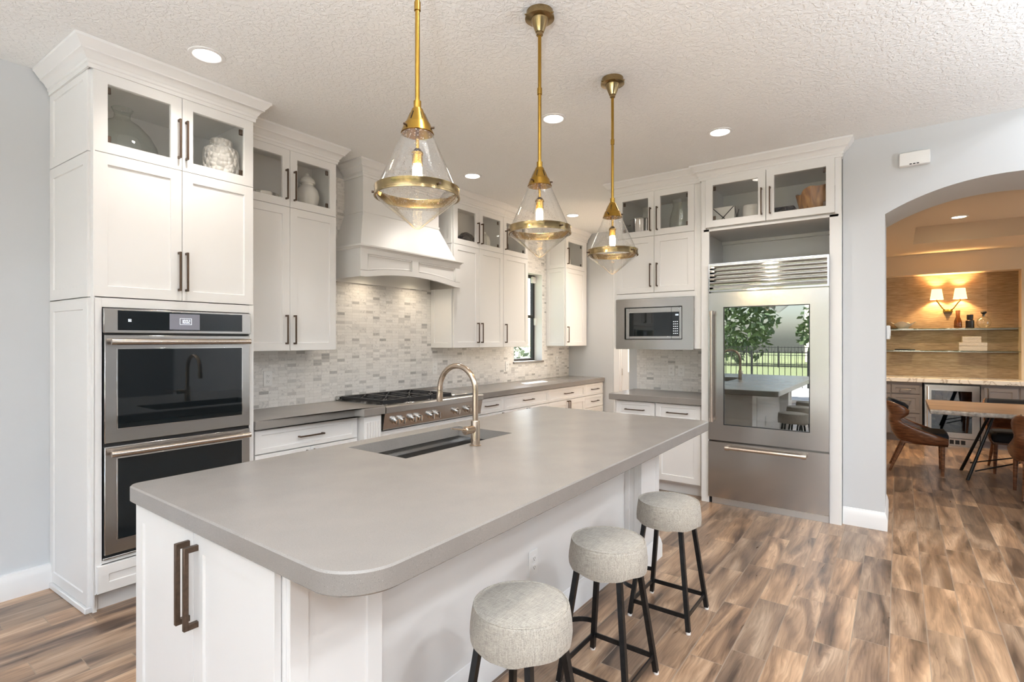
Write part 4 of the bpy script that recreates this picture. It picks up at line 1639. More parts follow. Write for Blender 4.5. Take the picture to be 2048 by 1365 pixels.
kb.sweep([(0.765, 1.29), (1.075, 1.29), (1.075, KY), (3.12, KY), (3.12, 1.29), (3.42, 1.29), (3.42, 2.25)], BASE)
kb.build('base_moulding', M['trim'], isl)

SX0, SX1, SY0, SY1 = 1.630, 2.445, 1.795, 2.215
top = MB()
out = rounded([(0.718, 0.972), (3.588, 1.006), (3.605, 2.345), (0.722, 2.310)], [0.14, 0.045, 0.045, 0.045], 14)
slab(top, out, CT0, CT1, 0.005, hole=(SX0, SX1, SY0, SY1))
tag(top.build('worktop', M['quartz']), 'large grey quartz island worktop with one broad rounded corner', 'worktop', 'grey quartz worktops')

sk = MB()
z1 = CT0 - 0.001
wl = 0.004
sx0, sx1, sy0, sy1, szb = SX0 - 0.012, SX1 + 0.012, SY0 - 0.012, SY1 + 0.012, 0.635
sk.box(sx0, sx0 + wl, sy0, sy1, szb, z1)
sk.box(sx1 - wl, sx1, sy0, sy1, szb, z1)
sk.box(sx0 + wl, sx1 - wl, sy0, sy0 + wl, szb, z1)
sk.box(sx0 + wl, sx1 - wl, sy1 - wl, sy1, szb, z1)
sk.box(sx0, sx1, sy0, sy1, szb - wl, szb)
for (a, c_) in ((sy0 + wl, sy0 + 0.022), (sy1 - 0.036, sy1 - wl)):
    sk.box(sx0 + wl, sx1 - wl, a, c_, z1 - 0.035, z1 - 0.031)
snk = thing('sink', 'undermount stainless steel workstation sink in the island', 'sink', (0, 0, 0))
sko = sk.build('basin', M['steel'], snk)
MB().lathe([(0.0, 0), (0.045, 0), (0.045, 0.004), (0.036, 0.005), (0.030, 0.001), (0.0, 0.001)], (2.3, 2.05, szb + 0.0005), 24).build('drain', M['chrome'], snk)

# faucet
fa = thing('faucet', 'tall champagne gooseneck faucet beside the island sink', 'faucet', (2.040, 1.731, CT1))
fb = MB()
fb.lathe([(0.0, 0), (0.029, 0), (0.029, 0.004), (0.0235, 0.006), (0.0225, 0.125), (0.021, 0.128), (0.0, 0.128)], (0, 0, 0.0005), 28)
fb.build('body', M['nickel'], fa)
zc = 1.192 - CT1
pts = [(0, 0, 0.120), (0, 0, 0.16), (0, 0, 0.22), (0, 0, zc - 0.02)]
for i in range(0, 21):
    a = PI - PI * i / 20 * 1.02
    pts.append((0, 0.124 + 0.124 * math.cos(a), zc + 0.124 * math.sin(a)))
MB().tube(pts, 0.0145, 18, up=(1, 0, 0)).build('gooseneck', M['nickel'], fa)
e = Vector(pts[-1])
MB().tube([e + Vector((0, 0, -0.002)), e + Vector((0, 0.001, -0.012)), e + Vector((0, 0.003, -0.05)), e + Vector((0, 0.0035, -0.062))], 0.016, 18, radii=[0.0155, 0.0165, 0.0175, 0.0155], up=(1, 0, 0)).build('spray_head', M['nickel'], fa)
lv = MB()
lv.cyl((-0.018, 0, 0.086), (-0.078, 0, 0.086), 0.019, 0.021, 24)
lv.cyl((-0.078, 0, 0.086), (-0.083, 0, 0.086), 0.021, 0.017, 24)
lv.cyl((-0.079, 0, 0.090), (-0.178, 0.0, 0.110), 0.0045, 0.0035, 10)
lv.build('lever', M['nickel'], fa)

# ------------------------------------------------------------------ outlets and wall boxes


def outlet(label, loc, rz, group='white wall outlets', w=0.072, h=0.118):
    t_ = thing('outlet', label, 'outlet', loc, rz, group)
    MB().box(-w / 2, w / 2, -0.007, -0.0005, -h / 2, h / 2, 0.002).build('cover_plate', M['plastic'], t_)
    for s in (-1, 1):
        o_ = MB()
        o_.box(-0.016, 0.016, -0.010, -0.0068, s * 0.021 - 0.014, s * 0.021 + 0.014, 0.004)
        so = o_.build('socket', M['plastic'], t_)
        h_ = MB()
        h_.box(-0.008, -0.006, -0.0106, -0.0099, s * 0.021 - 0.002, s * 0.021 + 0.007)
        h_.box(0.005, 0.007, -0.0106, -0.0099, s * 0.021 - 0.002, s * 0.021 + 0.006)
        h_.box(-0.002, 0.002, -0.0106, -0.0099, s * 0.021 - 0.009, s * 0.021 - 0.005)
        h_.build('slot', M['dark'], so)
    return t_


ty = WALL - ts
outlet('white outlet on the mosaic just right of the oven tower', (2.203, ty, 1.146), 0)
outlet('white outlet on the mosaic directly behind the faucet arch', (4.06, ty, 1.146), 0)
outlet('white outlet on the mosaic just left of the window sill', (5.36, ty, 1.12), 0)
outlet('white outlet on the mosaic below the lone corner wall cabinet', (6.575, ty, 1.155), 0)
outlet('left of the two white outlets in the nook under the microwave', (5.492, 1.936, 1.13), RZ_FRIDGE)
outlet('right of the two white outlets in the nook under the microwave', (5.492, 1.830, 1.13), RZ_FRIDGE)
outlet('white outlet low on the side of the island between two stools', (2.076, KY, 0.389), 0)
cb_ = thing('door_chime', 'flat white chime box high on the arch wall', 'chime', (ARCHX, -0.098, 2.79), RZ_FRIDGE)
MB().box(-0.091, 0.091, -0.045, -0.001, -0.049, 0.049, 0.004).build('cover', M['plastic'], cb_)
sl = MB()
for k in range(3):
    sl.box(-0.030 + k * 0.021, -0.016 + k * 0.021, -0.0462, -0.044, -0.044, -0.037)
sl.build('slots', M['dark'], cb_)
sw_ = thing('wall_switch', 'small white switch box on the inner face of the arch', 'switch', (5.40, AY1, 1.515))
MB().box(-0.045, 0.045, -0.028, -0.001, -0.058, 0.058, 0.006).build('cover', M['plastic'], sw_)
MB().box(-0.018, 0.018, -0.031, -0.0275, -0.03, 0.03, 0.002).build('rocker', M['plastic'], sw_)

# ------------------------------------------------------------------ bar stools


def seat_mesh(rnd):
    n = 48
    prof = [(0.0, 0.606), (0.05, 0.606), (0.10, 0.604), (0.135, 0.600), (0.150, 0.596), (0.1535, 0.598), (0.157, 0.594), (0.159, 0.586), (0.162, 0.565), (0.165, 0.54), (0.166, 0.515), (0.164, 0.495), (0.163, 0.487), (0.158, 0.487), (0.156, 0.50), (0.150, 0.53), (0.0, 0.53)]
    ph = [rnd.uniform(0, 6.28) for _ in range(5)]
    m_ = MB()
    vs_, F = [], []
    for k, (r, z) in enumerate(prof):
        for i in range(n):
            t_ = 2 * PI * i / n
            low = max(0.0, min(1.0, (0.59 - z) / 0.10)) if k < 14 else 0.5
            wv = 0.5 * math.sin(3 * t_ + ph[0]) + 0.35 * math.sin(5 * t_ + ph[1]) + 0.25 * math.sin(9 * t_ + ph[2])
            dent = 0.006 * math.exp(-((r - 0.06) / 0.07) ** 2) * (0.6 + 0.4 * math.sin(2 * t_ + ph[3])) if k < 5 else 0
            rr = r + low * 0.004 * wv + (0.0012 * math.sin(14 * t_ + ph[4]) * low)
            zz = z + (low ** 2) * 0.009 * wv - dent
            vs_.append((rr * math.cos(t_), rr * math.sin(t_), zz))
    for k in range(len(prof) - 1):
        for i in range(n):
            F.append((k * n + i, k * n + (i + 1) % n, (k + 1) * n + (i + 1) % n, (k + 1) * n + i))
    m_.add(vs_, F)
    return m_


def make_stool(loc, label, rz):
    s = thing('bar_stool', label, 'stool', loc, rz, 'bar stools along the island')
    rnd = random.Random(int(loc[0] * 1000))
    se = seat_mesh(rnd).build('seat', M['linen'], s, angle=60)
    pp = [(0.1545 * math.cos(a), 0.1545 * math.sin(a), 0.5975) for a in [2 * PI * i / 40 for i in range(40)]]
    MB().tube(pp, 0.0022, 6, closed=True).build('piping', M['linen'], se)
    fr_ = MB()
    fr_.box(-0.105, 0.105, -0.105, 0.105, 0.512, 0.527)
    fr_.build('seat_plate', M['legs'], s)
    T, B_ = 0.092, 0.154

    def at(sx, sy, z):
        f = T + (B_ - T) * (0.52 - z) / 0.52
        return Vector((sx * f, sy * f, z))

    for sx in (-1, 1):
        for sy in (-1, 1):
            lg = MB()
            lg.bar(at(sx, sy, 0.515), at(sx, sy, 0.012), 0.021, 0.021, up=(1, 0, 0))
            lo_ = lg.build('leg', M['legs'], s)
            MB().cyl(at(sx, sy, 0.012), at(sx, sy, 0.0), 0.012, 0.011, 14).build('foot_pad', M['plastic'], lo_)
    for (a, c_) in (((-1, -1), (1, -1)), ((1, -1), (1, 1)), ((1, 1), (-1, 1)), ((-1, 1), (-1, -1))):
        p0, p1 = at(a[0], a[1], 0.078), at(c_[0], c_[1], 0.078)
        d_ = (p1 - p0).normalized()
        MB().bar(p0 + d_ * 0.008, p1 - d_ * 0.008, 0.006, 0.022).build('stretcher', M['legs'], s)
    q0, q1 = at(-1, 1, 0.145), at(1, 1, 0.145)
    arc = [(q0.x * math.cos(PI * i / 20), q0.y + 0.115 * math.sin(PI * i / 20), 0.145) for i in range(21)]
    fr2 = MB()
    vs_, F = [], []
    for i, p in enumerate(arc):
        nrm = Vector((p[0] / abs(q0.x), (p[1] - q0.y) / 0.115, 0)).normalized()
        for dr_, dz in ((-0.0025, -0.011), (0.0025, -0.011), (0.0025, 0.011), (-0.0025, 0.011)):
            vs_.append((p[0] + nrm.x * dr_, p[1] + nrm.y * dr_, p[2] + dz))
    for i in range(len(arc) - 1):
        for k in range(4):
            F.append((i * 4 + k, i * 4 + (k + 1) % 4, (i + 1) * 4 + (k + 1) % 4, (i + 1) * 4 + k))
    F += [(0, 1, 2, 3), tuple(range(len(vs_) - 4, len(vs_)))]
    fr2.add(vs_, F)
    fr2.build('footrest_hoop', M['legs'], s)
    return s


make_stool((1.390, 0.985, 0), 'oatmeal linen bar stool nearest the camera, legs cut by the picture edge', 0.0)
make_stool((2.055, 1.000, 0), 'oatmeal linen bar stool in the middle of the row of three', 0.0)
make_stool((2.750, 0.985, 0), 'oatmeal linen bar stool closest to the refrigerator', 0.0)

# ------------------------------------------------------------------ pendant lamps


def make_pendant(x, y, label):
    p = thing('pendant_lamp', label, 'pendant lamp', (x, y, 0), 0, 'brass and glass pendants over the island')
    ca = MB()
    ca.lathe([(0.0, CEIL - 0.0005), (0.064, CEIL - 0.0005), (0.064, CEIL - 0.022), (0.070, CEIL - 0.024), (0.070, CEIL - 0.034), (0.060, CEIL - 0.036), (0.043, CEIL - 0.038), (0.041, CEIL - 0.046), (0.020, CEIL - 0.098), (0.016, CEIL - 0.100), (0.016, CEIL - 0.112), (0.011, CEIL - 0.116), (0.0, CEIL - 0.116)], n=36)
    for k in range(3):
        a = k * 2 * PI / 3 + 0.5
        ca.cyl((0.066 * math.cos(a), 0.066 * math.sin(a), CEIL - 0.029), (0.078 * math.cos(a), 0.078 * math.sin(a), CEIL - 0.029), 0.0035, n=8)
    ca.build('ceiling_canopy', M['brassdark'], p)
    rd_ = MB()
    rd_.cyl((0, 0, CEIL - 0.115), (0, 0, 2.29), 0.0085, n=16)
    rd_.cyl((0, 0, 2.655), (0, 0, 2.625), 0.0115, n=16)
    rd_.build('rod', M['brass'], p)
    cap = MB()
    cap.lathe([(0.0, 2.302), (0.0135, 2.302), (0.0135, 2.276), (0.019, 2.274), (0.022, 2.266), (0.042, 2.222), (0.046, 2.220), (0.056, 2.192), (0.0585, 2.186), (0.0565, 2.186), (0.044, 2.214), (0.02, 2.262), (0.0, 2.262)], n=40)
    cao = cap.build('cap', M['brass'], p)
    sl_ = MB()
    for k in range(6):
        a = k * PI / 3 + 0.2
        r0, r1 = 0.0262, 0.0402
        sl_.bar((r0 * math.cos(a), r0 * math.sin(a), 2.2595), (r1 * math.cos(a), r1 * math.sin(a), 2.2285), 0.0022, 0.0008, up=(math.cos(a), math.sin(a), 0.3))
    sl_.build('vent_slots', M['dark'], cao)
    for k in range(3):
        a = k * 2 * PI / 3 + 1.0
        MB().cyl((0.050 * math.cos(a), 0.050 * math.sin(a), 2.204), (0.062 * math.cos(a), 0.062 * math.sin(a), 2.204), 0.004, n=10).build('screw', M['bronze'], cao)
    gu = MB()
    gu.add(*lathe_open([(0.0545, 2.192), (0.060, 2.170), (0.142, 1.986)], 56))
    gu.build('upper_glass', M['seeded'], p, fix=False)
    gl = MB()
    gl.add(*lathe_open([(0.143, 1.956), (0.138, 1.950), (0.018, 1.853), (0.008, 1.847), (0.0005, 1.8455)], 56))
    gl.build('lower_glass', M['seeded'], p, fix=False)
    rn = MB()
    rn.lathe([(0.1465, 1.957), (0.1515, 1.957), (0.1515, 1.962), (0.1490, 1.964), (0.1490, 1.986), (0.1500, 1.988), (0.1500, 1.991), (0.1445, 1.991), (0.1445, 1.988), (0.1465, 1.984)], n=64, closed=True)
    rno = rn.build('glass_ring', M['brassdark'], p)
    for k in range(3):
        a = k * 2 * PI / 3 + 0.25
        MB().cyl((0.146 * math.cos(a), 0.146 * math.sin(a), 1.974), (0.159 * math.cos(a), 0.159 * math.sin(a), 1.974), 0.0045, n=10).build('screw', M['bronze'], rno)
    so = MB()
    so.cyl((0, 0, 2.27), (0, 0, 2.130), 0.0065, n=14)
    so.lathe([(0.0, 2.134), (0.010, 2.132), (0.020, 2.120), (0.0215, 2.117), (0.0215, 2.112), (0.0185, 2.110), (0.0185, 2.076), (0.0, 2.076)], n=24)
    so.build('socket', M['brass'], p)
    bu = MB()
    bu.lathe([(0.0, 2.0755), (0.012, 2.0755), (0.0165, 2.064), (0.017, 2.03), (0.014, 2.018), (0.007, 2.013), (0.0, 2.012)], n=24)
    bo = bu.build('bulb', M['bulb'], p)
    bo['label'] = 'lit tubular filament bulb'
    return p


def lathe_open(prof, n):
    vs_ = [(r * math.cos(2 * PI * i / n), r * math.sin(2 * PI * i / n), z) for r, z in prof for i in range(n)]
    F = [(k * n + i, (k + 1) * n + i, (k + 1) * n + (i + 1) % n, k * n + (i + 1) % n) for k in range(len(prof) - 1) for i in range(n)]
    return vs_, F


make_pendant(1.308, 1.38, 'brass pendant with seeded glass cone, nearest and largest, its top cut off')
make_pendant(2.100, 1.38, 'middle brass pendant with seeded glass cone over the island')
make_pendant(2.895, 1.38, 'brass pendant with seeded glass cone at the refrigerator end of the island')

# ------------------------------------------------------------------ recessed downlights


def make_downlight(x, y, z, label, warm=False, power=CAN_POWER):
    d = thing('downlight', label, 'recessed light', (x, y, z), 0, 'recessed ceiling lights')
    r = MB()
    r.lathe([(0.066, -0.0005), (0.090, -0.0005), (0.089, -0.004), (0.074, -0.008), (0.068, -0.006), (0.066, -0.003)], n=40, closed=True)
    r.build('trim_ring', M['trim'], d)
    MB().lathe([(0.0, -0.0005), (0.0655, -0.0005), (0.0655, -0.003), (0.0, -0.0035)], n=36).build('lens', M['lenswarm' if warm else 'lens'], d)
    l_ = bpy.data.lights.new('downlight_beam', 'SPOT')
    l_.energy = power * (7.0)
    l_.color = (1.0, 0.80, 0.55) if warm else (1.0, 0.92, 0.83)
    l_.spot_size = math.radians(140)
    l_.spot_blend = 1.0
    l_.shadow_soft_size = 0.05
    lo_ = bpy.data.objects.new('downlight_beam', l_)
    COL.objects.link(lo_)
    lo_.location = (x, y, z - 0.06)
    return d


make_downlight(1.332, 3.062, CEIL, 'recessed ceiling light in front of the oven tower')
make_downlight(3.165, 1.963, CEIL, 'recessed ceiling light beside the rod of the middle pendant')
make_downlight(4.113, 1.080, CEIL, 'recessed ceiling light in front of the fridge cabinet crown')
make_downlight(3.811, 3.270, CEIL, 'recessed ceiling light in front of the range hood')
make_downlight(5.763, 3.290, CEIL, 'recessed ceiling light farthest away, near the corner wall cabinet')
make_downlight(6.25, 2.62, CEIL, 'added unseen recessed ceiling light in the passage behind the microwave cabinet', False, 8.0)  # hidden by the microwave cabinet, added to brighten the far corner
make_downlight(1.30, 0.90, CEIL, 'added unseen recessed ceiling light above the near stool')  # extra light added above the frame for brightness
make_downlight(8.16, -0.583, TR, 'warm recessed light in the dining room tray ceiling', True, 26.0)

# ------------------------------------------------------------------ things behind the glass doors
SZ = SEC + 0.0095


def single(name, mb, mat, label, cat, loc, rz=0.0, group=None, fix=True, angle=38):
    o = mb.build(name, mat, None, angle=angle, fix=fix)
    o.location = loc
    o.rotation_euler = (0, 0, rz)
    return tag(o, label, cat, group)


dj = MB()
dj.add(*lathe_open([(0.001, 0.002), (0.12, 0.002), (0.165, 0.03), (0.185, 0.09), (0.175, 0.15), (0.14, 0.215), (0.09, 0.270), (0.05, 0.295), (0.040, 0.31), (0.040, 0.335), (0.055, 0.362), (0.052, 0.365), (0.045, 0.36)], 48))
single('demijohn', dj, M['green_glass'], 'large greenish glass demijohn behind the left pane of the oven tower', 'vase', (1.145, 3.725, SZ), fix=False)
pv = MB()
pv.lathe([(0.0, 0.0), (0.095, 0.0), (0.104, 0.02), (0.107, 0.12), (0.105, 0.215), (0.098, 0.235), (0.070, 0.243), (0.066, 0.247), (0.066, 0.292), (0.060, 0.298), (0.048, 0.296), (0.046, 0.25), (0.0, 0.25)], n=48)
single('petal_vase', pv, M['petal'], 'white vase covered in petal relief behind the right pane of the oven tower', 'vase', (1.648, 3.585, SZ))
sb = MB()
sb.lathe([(0.0, 0.0), (0.10, 0.0), (0.118, 0.012), (0.126, 0.085), (0.124, 0.090), (0.120, 0.086), (0.112, 0.016), (0.0, 0.010)], n=48)
single('metal_bowl', sb, M['chrome'], 'low shiny silver bowl behind glass next to the oven tower', 'bowl', (2.075, 3.875, SZ))
gj = thing('ginger_jar', 'white lidded ginger jar behind glass, left of the hood', 'jar', (2.448, 3.86, SZ))
q = MB()
q.lathe([(0.0, 0.0), (0.055, 0.0), (0.060, 0.012), (0.060, 0.03), (0.085, 0.10), (0.092, 0.15), (0.082, 0.20), (0.055, 0.232), (0.046, 0.24), (0.046, 0.255), (0.0, 0.255)], n=40)
q.build('body', M['ceramic'], gj)
q = MB()
q.lathe([(0.0, 0.2555), (0.060, 0.2555), (0.062, 0.262), (0.055, 0.285), (0.030, 0.312), (0.012, 0.318), (0.014, 0.330), (0.008, 0.340), (0.0, 0.341)], n=40)
q.build('lid', M['ceramic'], gj)


def lumpy(r, n, amp, seed, sx=1, sy=1, sz=1):
    rnd = random.Random(seed)
    m_ = MB()
    vs_, F = [], []
    rows = n
    colsn = n * 2
    dirs = [Vector((rnd.gauss(0, 1), rnd.gauss(0, 1), rnd.gauss(0, 1))).normalized() for _ in range(30)]
    for i in range(rows + 1):
        for j in range(colsn):
            th, ph = PI * i / rows, 2 * PI * j / colsn
            d_ = Vector((math.sin(th) * math.cos(ph), math.sin(th) * math.sin(ph), math.cos(th)))
            k = 1 + amp * max(max(0, d_.dot(w) - 0.82) / 0.18 for w in dirs)
            vs_.append((d_.x * r * k * sx, d_.y * r * k * sy, d_.z * r * k * sz + r * sz))
    for i in range(rows):
        for j in range(colsn):
            F.append((i * colsn + j, i * colsn + (j + 1) % colsn, (i + 1) * colsn + (j + 1) % colsn, (i + 1) * colsn + j))
    return m_.add(vs_, F)


single('coral_ornament', lumpy(0.066, 18, 0.35, 3, 1.5, 1.0, 1.15), M['grille'], 'knobbly dark coral ornament right of the hood behind glass', 'ornament', (4.372, 3.85, SZ + 0.001))
rv_ = MB()
prof = [(0.0, 0.0), (0.062, 0.0), (0.075, 0.03), (0.078, 0.12), (0.064, 0.18), (0.034, 0.21), (0.032, 0.235), (0.026, 0.236), (0.026, 0.21), (0.0, 0.20)]
rv_.lathe(prof, n=40)
for k in range(20):
    a = 2 * PI * k / 20
    rv_.tube([((r + 0.001) * math.cos(a), (r + 0.001) * math.sin(a), z) for r, z in prof[2:6]], 0.004, 6)
single('ribbed_vase', rv_, M['ceramic'], 'white ribbed vase behind glass beside the dark coral', 'vase', (4.700, 3.87, SZ))
pf = thing('picture_frame', 'pale framed picture leaning inside the narrow cabinet by the window', 'picture frame', (5.17, 3.93, SZ), math.radians(-8))
q = MB()
tilt = Matrix.Rotation(math.radians(-10), 4, 'X')
q.x = tilt
for (x0, x1, z0, z1) in ((-0.11, -0.085, 0, 0.20), (0.085, 0.11, 0, 0.20), (-0.085, 0.085, 0, 0.025), (-0.085, 0.085, 0.175, 0.20)):
    q.box(x0, x1, -0.012, 0.006, z0, z1, 0.002)
q.build('frame', M['greycab'], pf)
q = MB()
q.x = tilt
q.box(-0.085, 0.085, -0.004, 0.0, 0.025, 0.175)
q.build('mat_board', M['ceramic'], pf)
cv_ = MB()
cv_.lathe([(0.0, 0.0), (0.055, 0.0), (0.062, 0.02), (0.058, 0.12), (0.040, 0.20), (0.028, 0.235), (0.034, 0.255), (0.026, 0.255), (0.0, 0.21)], n=36)
single('slim_vase', cv_, M['ceramic'], 'plain white vase in the lone corner wall cabinet', 'vase', (6.62, 3.88, SZ))

pt = thing('stock_pot', 'stainless steel lidless pot behind glass above the microwave', 'pot', (5.07, 2.094, SZ), RZ_FRIDGE)
q = MB()
q.lathe([(0.0, 0.0), (0.108, 0.0), (0.113, 0.006), (0.113, 0.196), (0.117, 0.199), (0.117, 0.203), (0.109, 0.203), (0.109, 0.01), (0.0, 0.01)], n=44)
q.build('body', M['chrome'], pt)
for s in (-1, 1):
    MB().tube([(s * 0.112, -0.035, 0.16), (s * 0.150, -0.028, 0.165), (s * 0.155, 0.0, 0.166), (s * 0.150, 0.028, 0.165), (s * 0.112, 0.035, 0.16)], 0.006, 10).build('handle', M['chrome'], pt)
gv = MB()
gv.add(*lathe_open([(0.001, 0.004), (0.07, 0.004), (0.085, 0.02), (0.102, 0.10), (0.098, 0.17), (0.078, 0.24), (0.066, 0.29), (0.074, 0.345), (0.070, 0.347)], 44))
gvo = single('glass_vase', gv, M['clear'], 'tall bubbled glass vase behind glass above the microwave', 'vase', (5.08, 1.705, SZ), fix=False)

wbx = thing('box_ornament', 'white square box with a dark cross on its face, above the refrigerator', 'box', (4.965, 1.275, SZ), RZ_FRIDGE)
q = MB()
q.box(-0.095, 0.095, 0.0, 0.16, 0.0, 0.195, 0.003)
q.build('body', M['ceramic'], wbx)
q = MB()
for s in (-1, 1):
    q.bar((-0.090, -0.002, 0.0975 - s * 0.092), (0.090, -0.002, 0.0975 + s * 0.092), 0.007, 0.004, up=(0, 1, 0))
q.cyl((0, -0.006, 0.0975), (0, 0.0, 0.0975), 0.008)
for s in (-1, 1):
    q.bar((0.097, 0.004, 0.0975 - s * 0.092), (0.097, 0.155, 0.0975 + s * 0.092), 0.004, 0.007, up=(0, 0, 1))
q.build('cross', M['legs'], wbx)
cn_ = MB()
cn_.lathe([(0.0, 0.0), (0.070, 0.0), (0.073, 0.006), (0.073, 0.172), (0.066, 0.182), (0.058, 0.180), (0.058, 0.15), (0.0, 0.15)], n=44)
single('canister', cn_, M['ceramic'], 'plain white round canister above the refrigerator, left cabinet door', 'canister', (5.02, 1.050, SZ))
dwb = thing('rough_box', 'dark rough wooden box above the refrigerator beside the wavy bowl', 'box', (4.98, 0.808, SZ), RZ_FRIDGE)
q = MB()
q.box(-0.085, 0.10, 0.0, 0.14, 0.0, 0.075, 0.004)
q.build('body', M['darkwood'], dwb)
q = MB()
q.box(-0.09, 0.105, -0.006, 0.146, 0.0755, 0.128, 0.010)
q.build('lid', M['grille'], dwb)
# live edge wooden bowl
wv = MB()
n = 56
vs_, F = [], []
rows = [(0.0, 0.0), (0.11, 0.0), (0.125, 0.02), (0.145, 0.12), (0.165, 0.23), (0.158, 0.232), (0.135, 0.12), (0.11, 0.03), (0.0, 0.025)]
for k, (r, z) in enumerate(rows):
    for i in range(n):
        a = 2 * PI * i / n
        top_ = max(0, (z - 0.05) / 0.18)
        fl = 1 + 0.05 * math.sin(7 * a + 1) * top_ + 0.03 * math.sin(13 * a) * top_
        zz = z * (1 + 0.10 * math.sin(2 * a + 0.6) + 0.05 * math.sin(5 * a)) if z > 0.05 else z
        vs_.append((r * fl * math.cos(a) * 1.05, r * fl * math.sin(a) * 0.95, zz))
for k in range(len(rows) - 1):
    for i in range(n):
        F.append((k * n + i, k * n + (i + 1) % n, (k + 1) * n + (i + 1) % n, (k + 1) * n + i))
wv.add(vs_, F)
single('wooden_bowl', wv, M['olive'], 'deep wavy-rimmed brown wooden bowl above the refrigerator', 'bowl', (5.06, 0.545, SZ + 0.0005), angle=50)

# ------------------------------------------------------------------ dining room
SBX = 9.38


def grey_unit(y0, w, label, back=NX):
    c = thing('sideboard_cabinet', label, 'cabinet', (SBX, y0, 0), RZ_FRIDGE, 'grey sideboard cabinets')
    q = MB()
    q.box(0, w, 0.012, back - SBX - 0.002, 0.10, 0.853)
    q.box(0, w, 0.05, back - SBX - 0.002, 0.0, 0.10)
    q.build('body', M['greycab'], c)
    return c


g1 = grey_unit(0.52, 0.795, 'grey sideboard drawer unit left of the wine fridge')
for (z0, z1) in ((0.690, 0.815), (0.418, 0.672), (0.110, 0.400)):
    d = shaker(MB(), 0.445, 0.765, z0, z1, 0.0, 0.011, 0.045, 0.005).build('drawer', M['greycab'], g1)
    bar_handle(0.605, (z0 + z1) / 2 + (0.05 if z1 - z0 > 0.2 else 0), 0.13, False).build('handle', M['nickel'], d)
    d = shaker(MB(), 0.02, 0.43, z0, z1, 0.0, 0.011, 0.045, 0.005).build('drawer', M['greycab'], g1)
    bar_handle(0.225, (z0 + z1) / 2 + (0.05 if z1 - z0 > 0.2 else 0), 0.13, False).build('handle', M['nickel'], d)
g2 = grey_unit(-0.897, 0.80, 'grey sideboard cabinet right of the wine fridge', HX)
for (a, c_, hx) in ((0.03, 0.365, 0.065), (0.385, 0.77, 0.735)):
    d = shaker(MB(), a, c_, 0.165, 0.825, 0.0, 0.011, 0.060, 0.005).build('door', M['greycab'], g2)
    bar_handle(hx, 0.735, 0.15, True).build('handle', M['nickel'], d)
wt = MB()
slab(wt, [(SBX - 0.03, 0.59), (SBX - 0.03, -1.72), (NX - 0.002, -1.72) if False else (HX - 0.002, -1.72), (HX - 0.002, NY0 - 0.0), (NX - 0.002, NY0 + 0.002), (NX - 0.002, 0.59)], 0.856, 0.914)
tag(wt.build('worktop', M['marble']), 'white veined marble top along the dining room sideboard', 'worktop')

wfz = thing('wine_fridge', 'stainless steel undercounter wine fridge in the dining room sideboard', 'wine fridge', (SBX - 0.02, -0.290, 0), RZ_FRIDGE)
WFW = 0.600
q = MB()
q.box(0.0, 0.02, 0.032, 0.54, 0.01, 0.852)
q.box(WFW - 0.02, WFW, 0.032, 0.54, 0.01, 0.852)
q.box(0.02, WFW - 0.02, 0.52, 0.54, 0.01, 0.852)
q.box(0.02, WFW - 0.02, 0.032, 0.52, 0.01, 0.10)
q.box(0.02, WFW - 0.02, 0.032, 0.52, 0.82, 0.852)
q.box(0.02, WFW - 0.02, 0.06, 0.52, 0.60, 0.61)
q.build('body', M['black'], wfz)
q = MB()
for (x0, x1, z0, z1) in ((0.012, 0.085, 0.115, 0.832), (0.512, 0.59, 0.115, 0.832), (0.085, 0.512, 0.115, 0.19), (0.085, 0.512, 0.755, 0.832)):
    q.box(x0, x1, -0.014, 0.030, z0, z1)
wd = q.build('glass_door', M['steel'], wfz)
MB().box(0.086, 0.511, 0.004, 0.008, 0.191, 0.754).build('pane', mat_glass('wine_fridge_glass', (0.45, 0.52, 0.60), 0.10, 0.5), wd)
q = MB()
q.cyl((0.045, -0.05, 0.14), (0.045, -0.05, 0.81), 0.011)
for zz in (0.17, 0.78):
    q.cyl((0.045, -0.05, zz), (0.045, -0.0135, zz), 0.008)
q.build('handle', M['chrome'], wd)
q = MB()
q.box(0.012, 0.59, 0.0, 0.030, 0.0, 0.105)
kp_ = q.build('kick_grille', M['steel'], wfz)
q = MB()
for k in range(5):
    q.box(0.16 + k * 0.06, 0.205 + k * 0.06, -0.001, 0.001, 0.03, 0.085)
q.build('vent_slots', M['dark'], kp_)
for k, xx_ in enumerate((0.17, 0.31, 0.44)):
    wp = Vector((SBX - 0.02, -0.290, 0)) + Vector((0.20, -xx_, 0))
    q = MB()
    q.lathe([(0.0, 0.0), (0.046, 0.0), (0.047, 0.05), (0.036, 0.105), (0.030, 0.108), (0.0, 0.108)], n=24)
    single('wine_glass', q, M['bluewhite'], ('leftmost upturned glass inside the wine fridge', 'middle upturned glass inside the wine fridge', 'rightmost upturned glass inside the wine fridge')[k], 'glass', (wp.x, wp.y, 0.6105), 0, 'upturned glasses in the wine fridge')

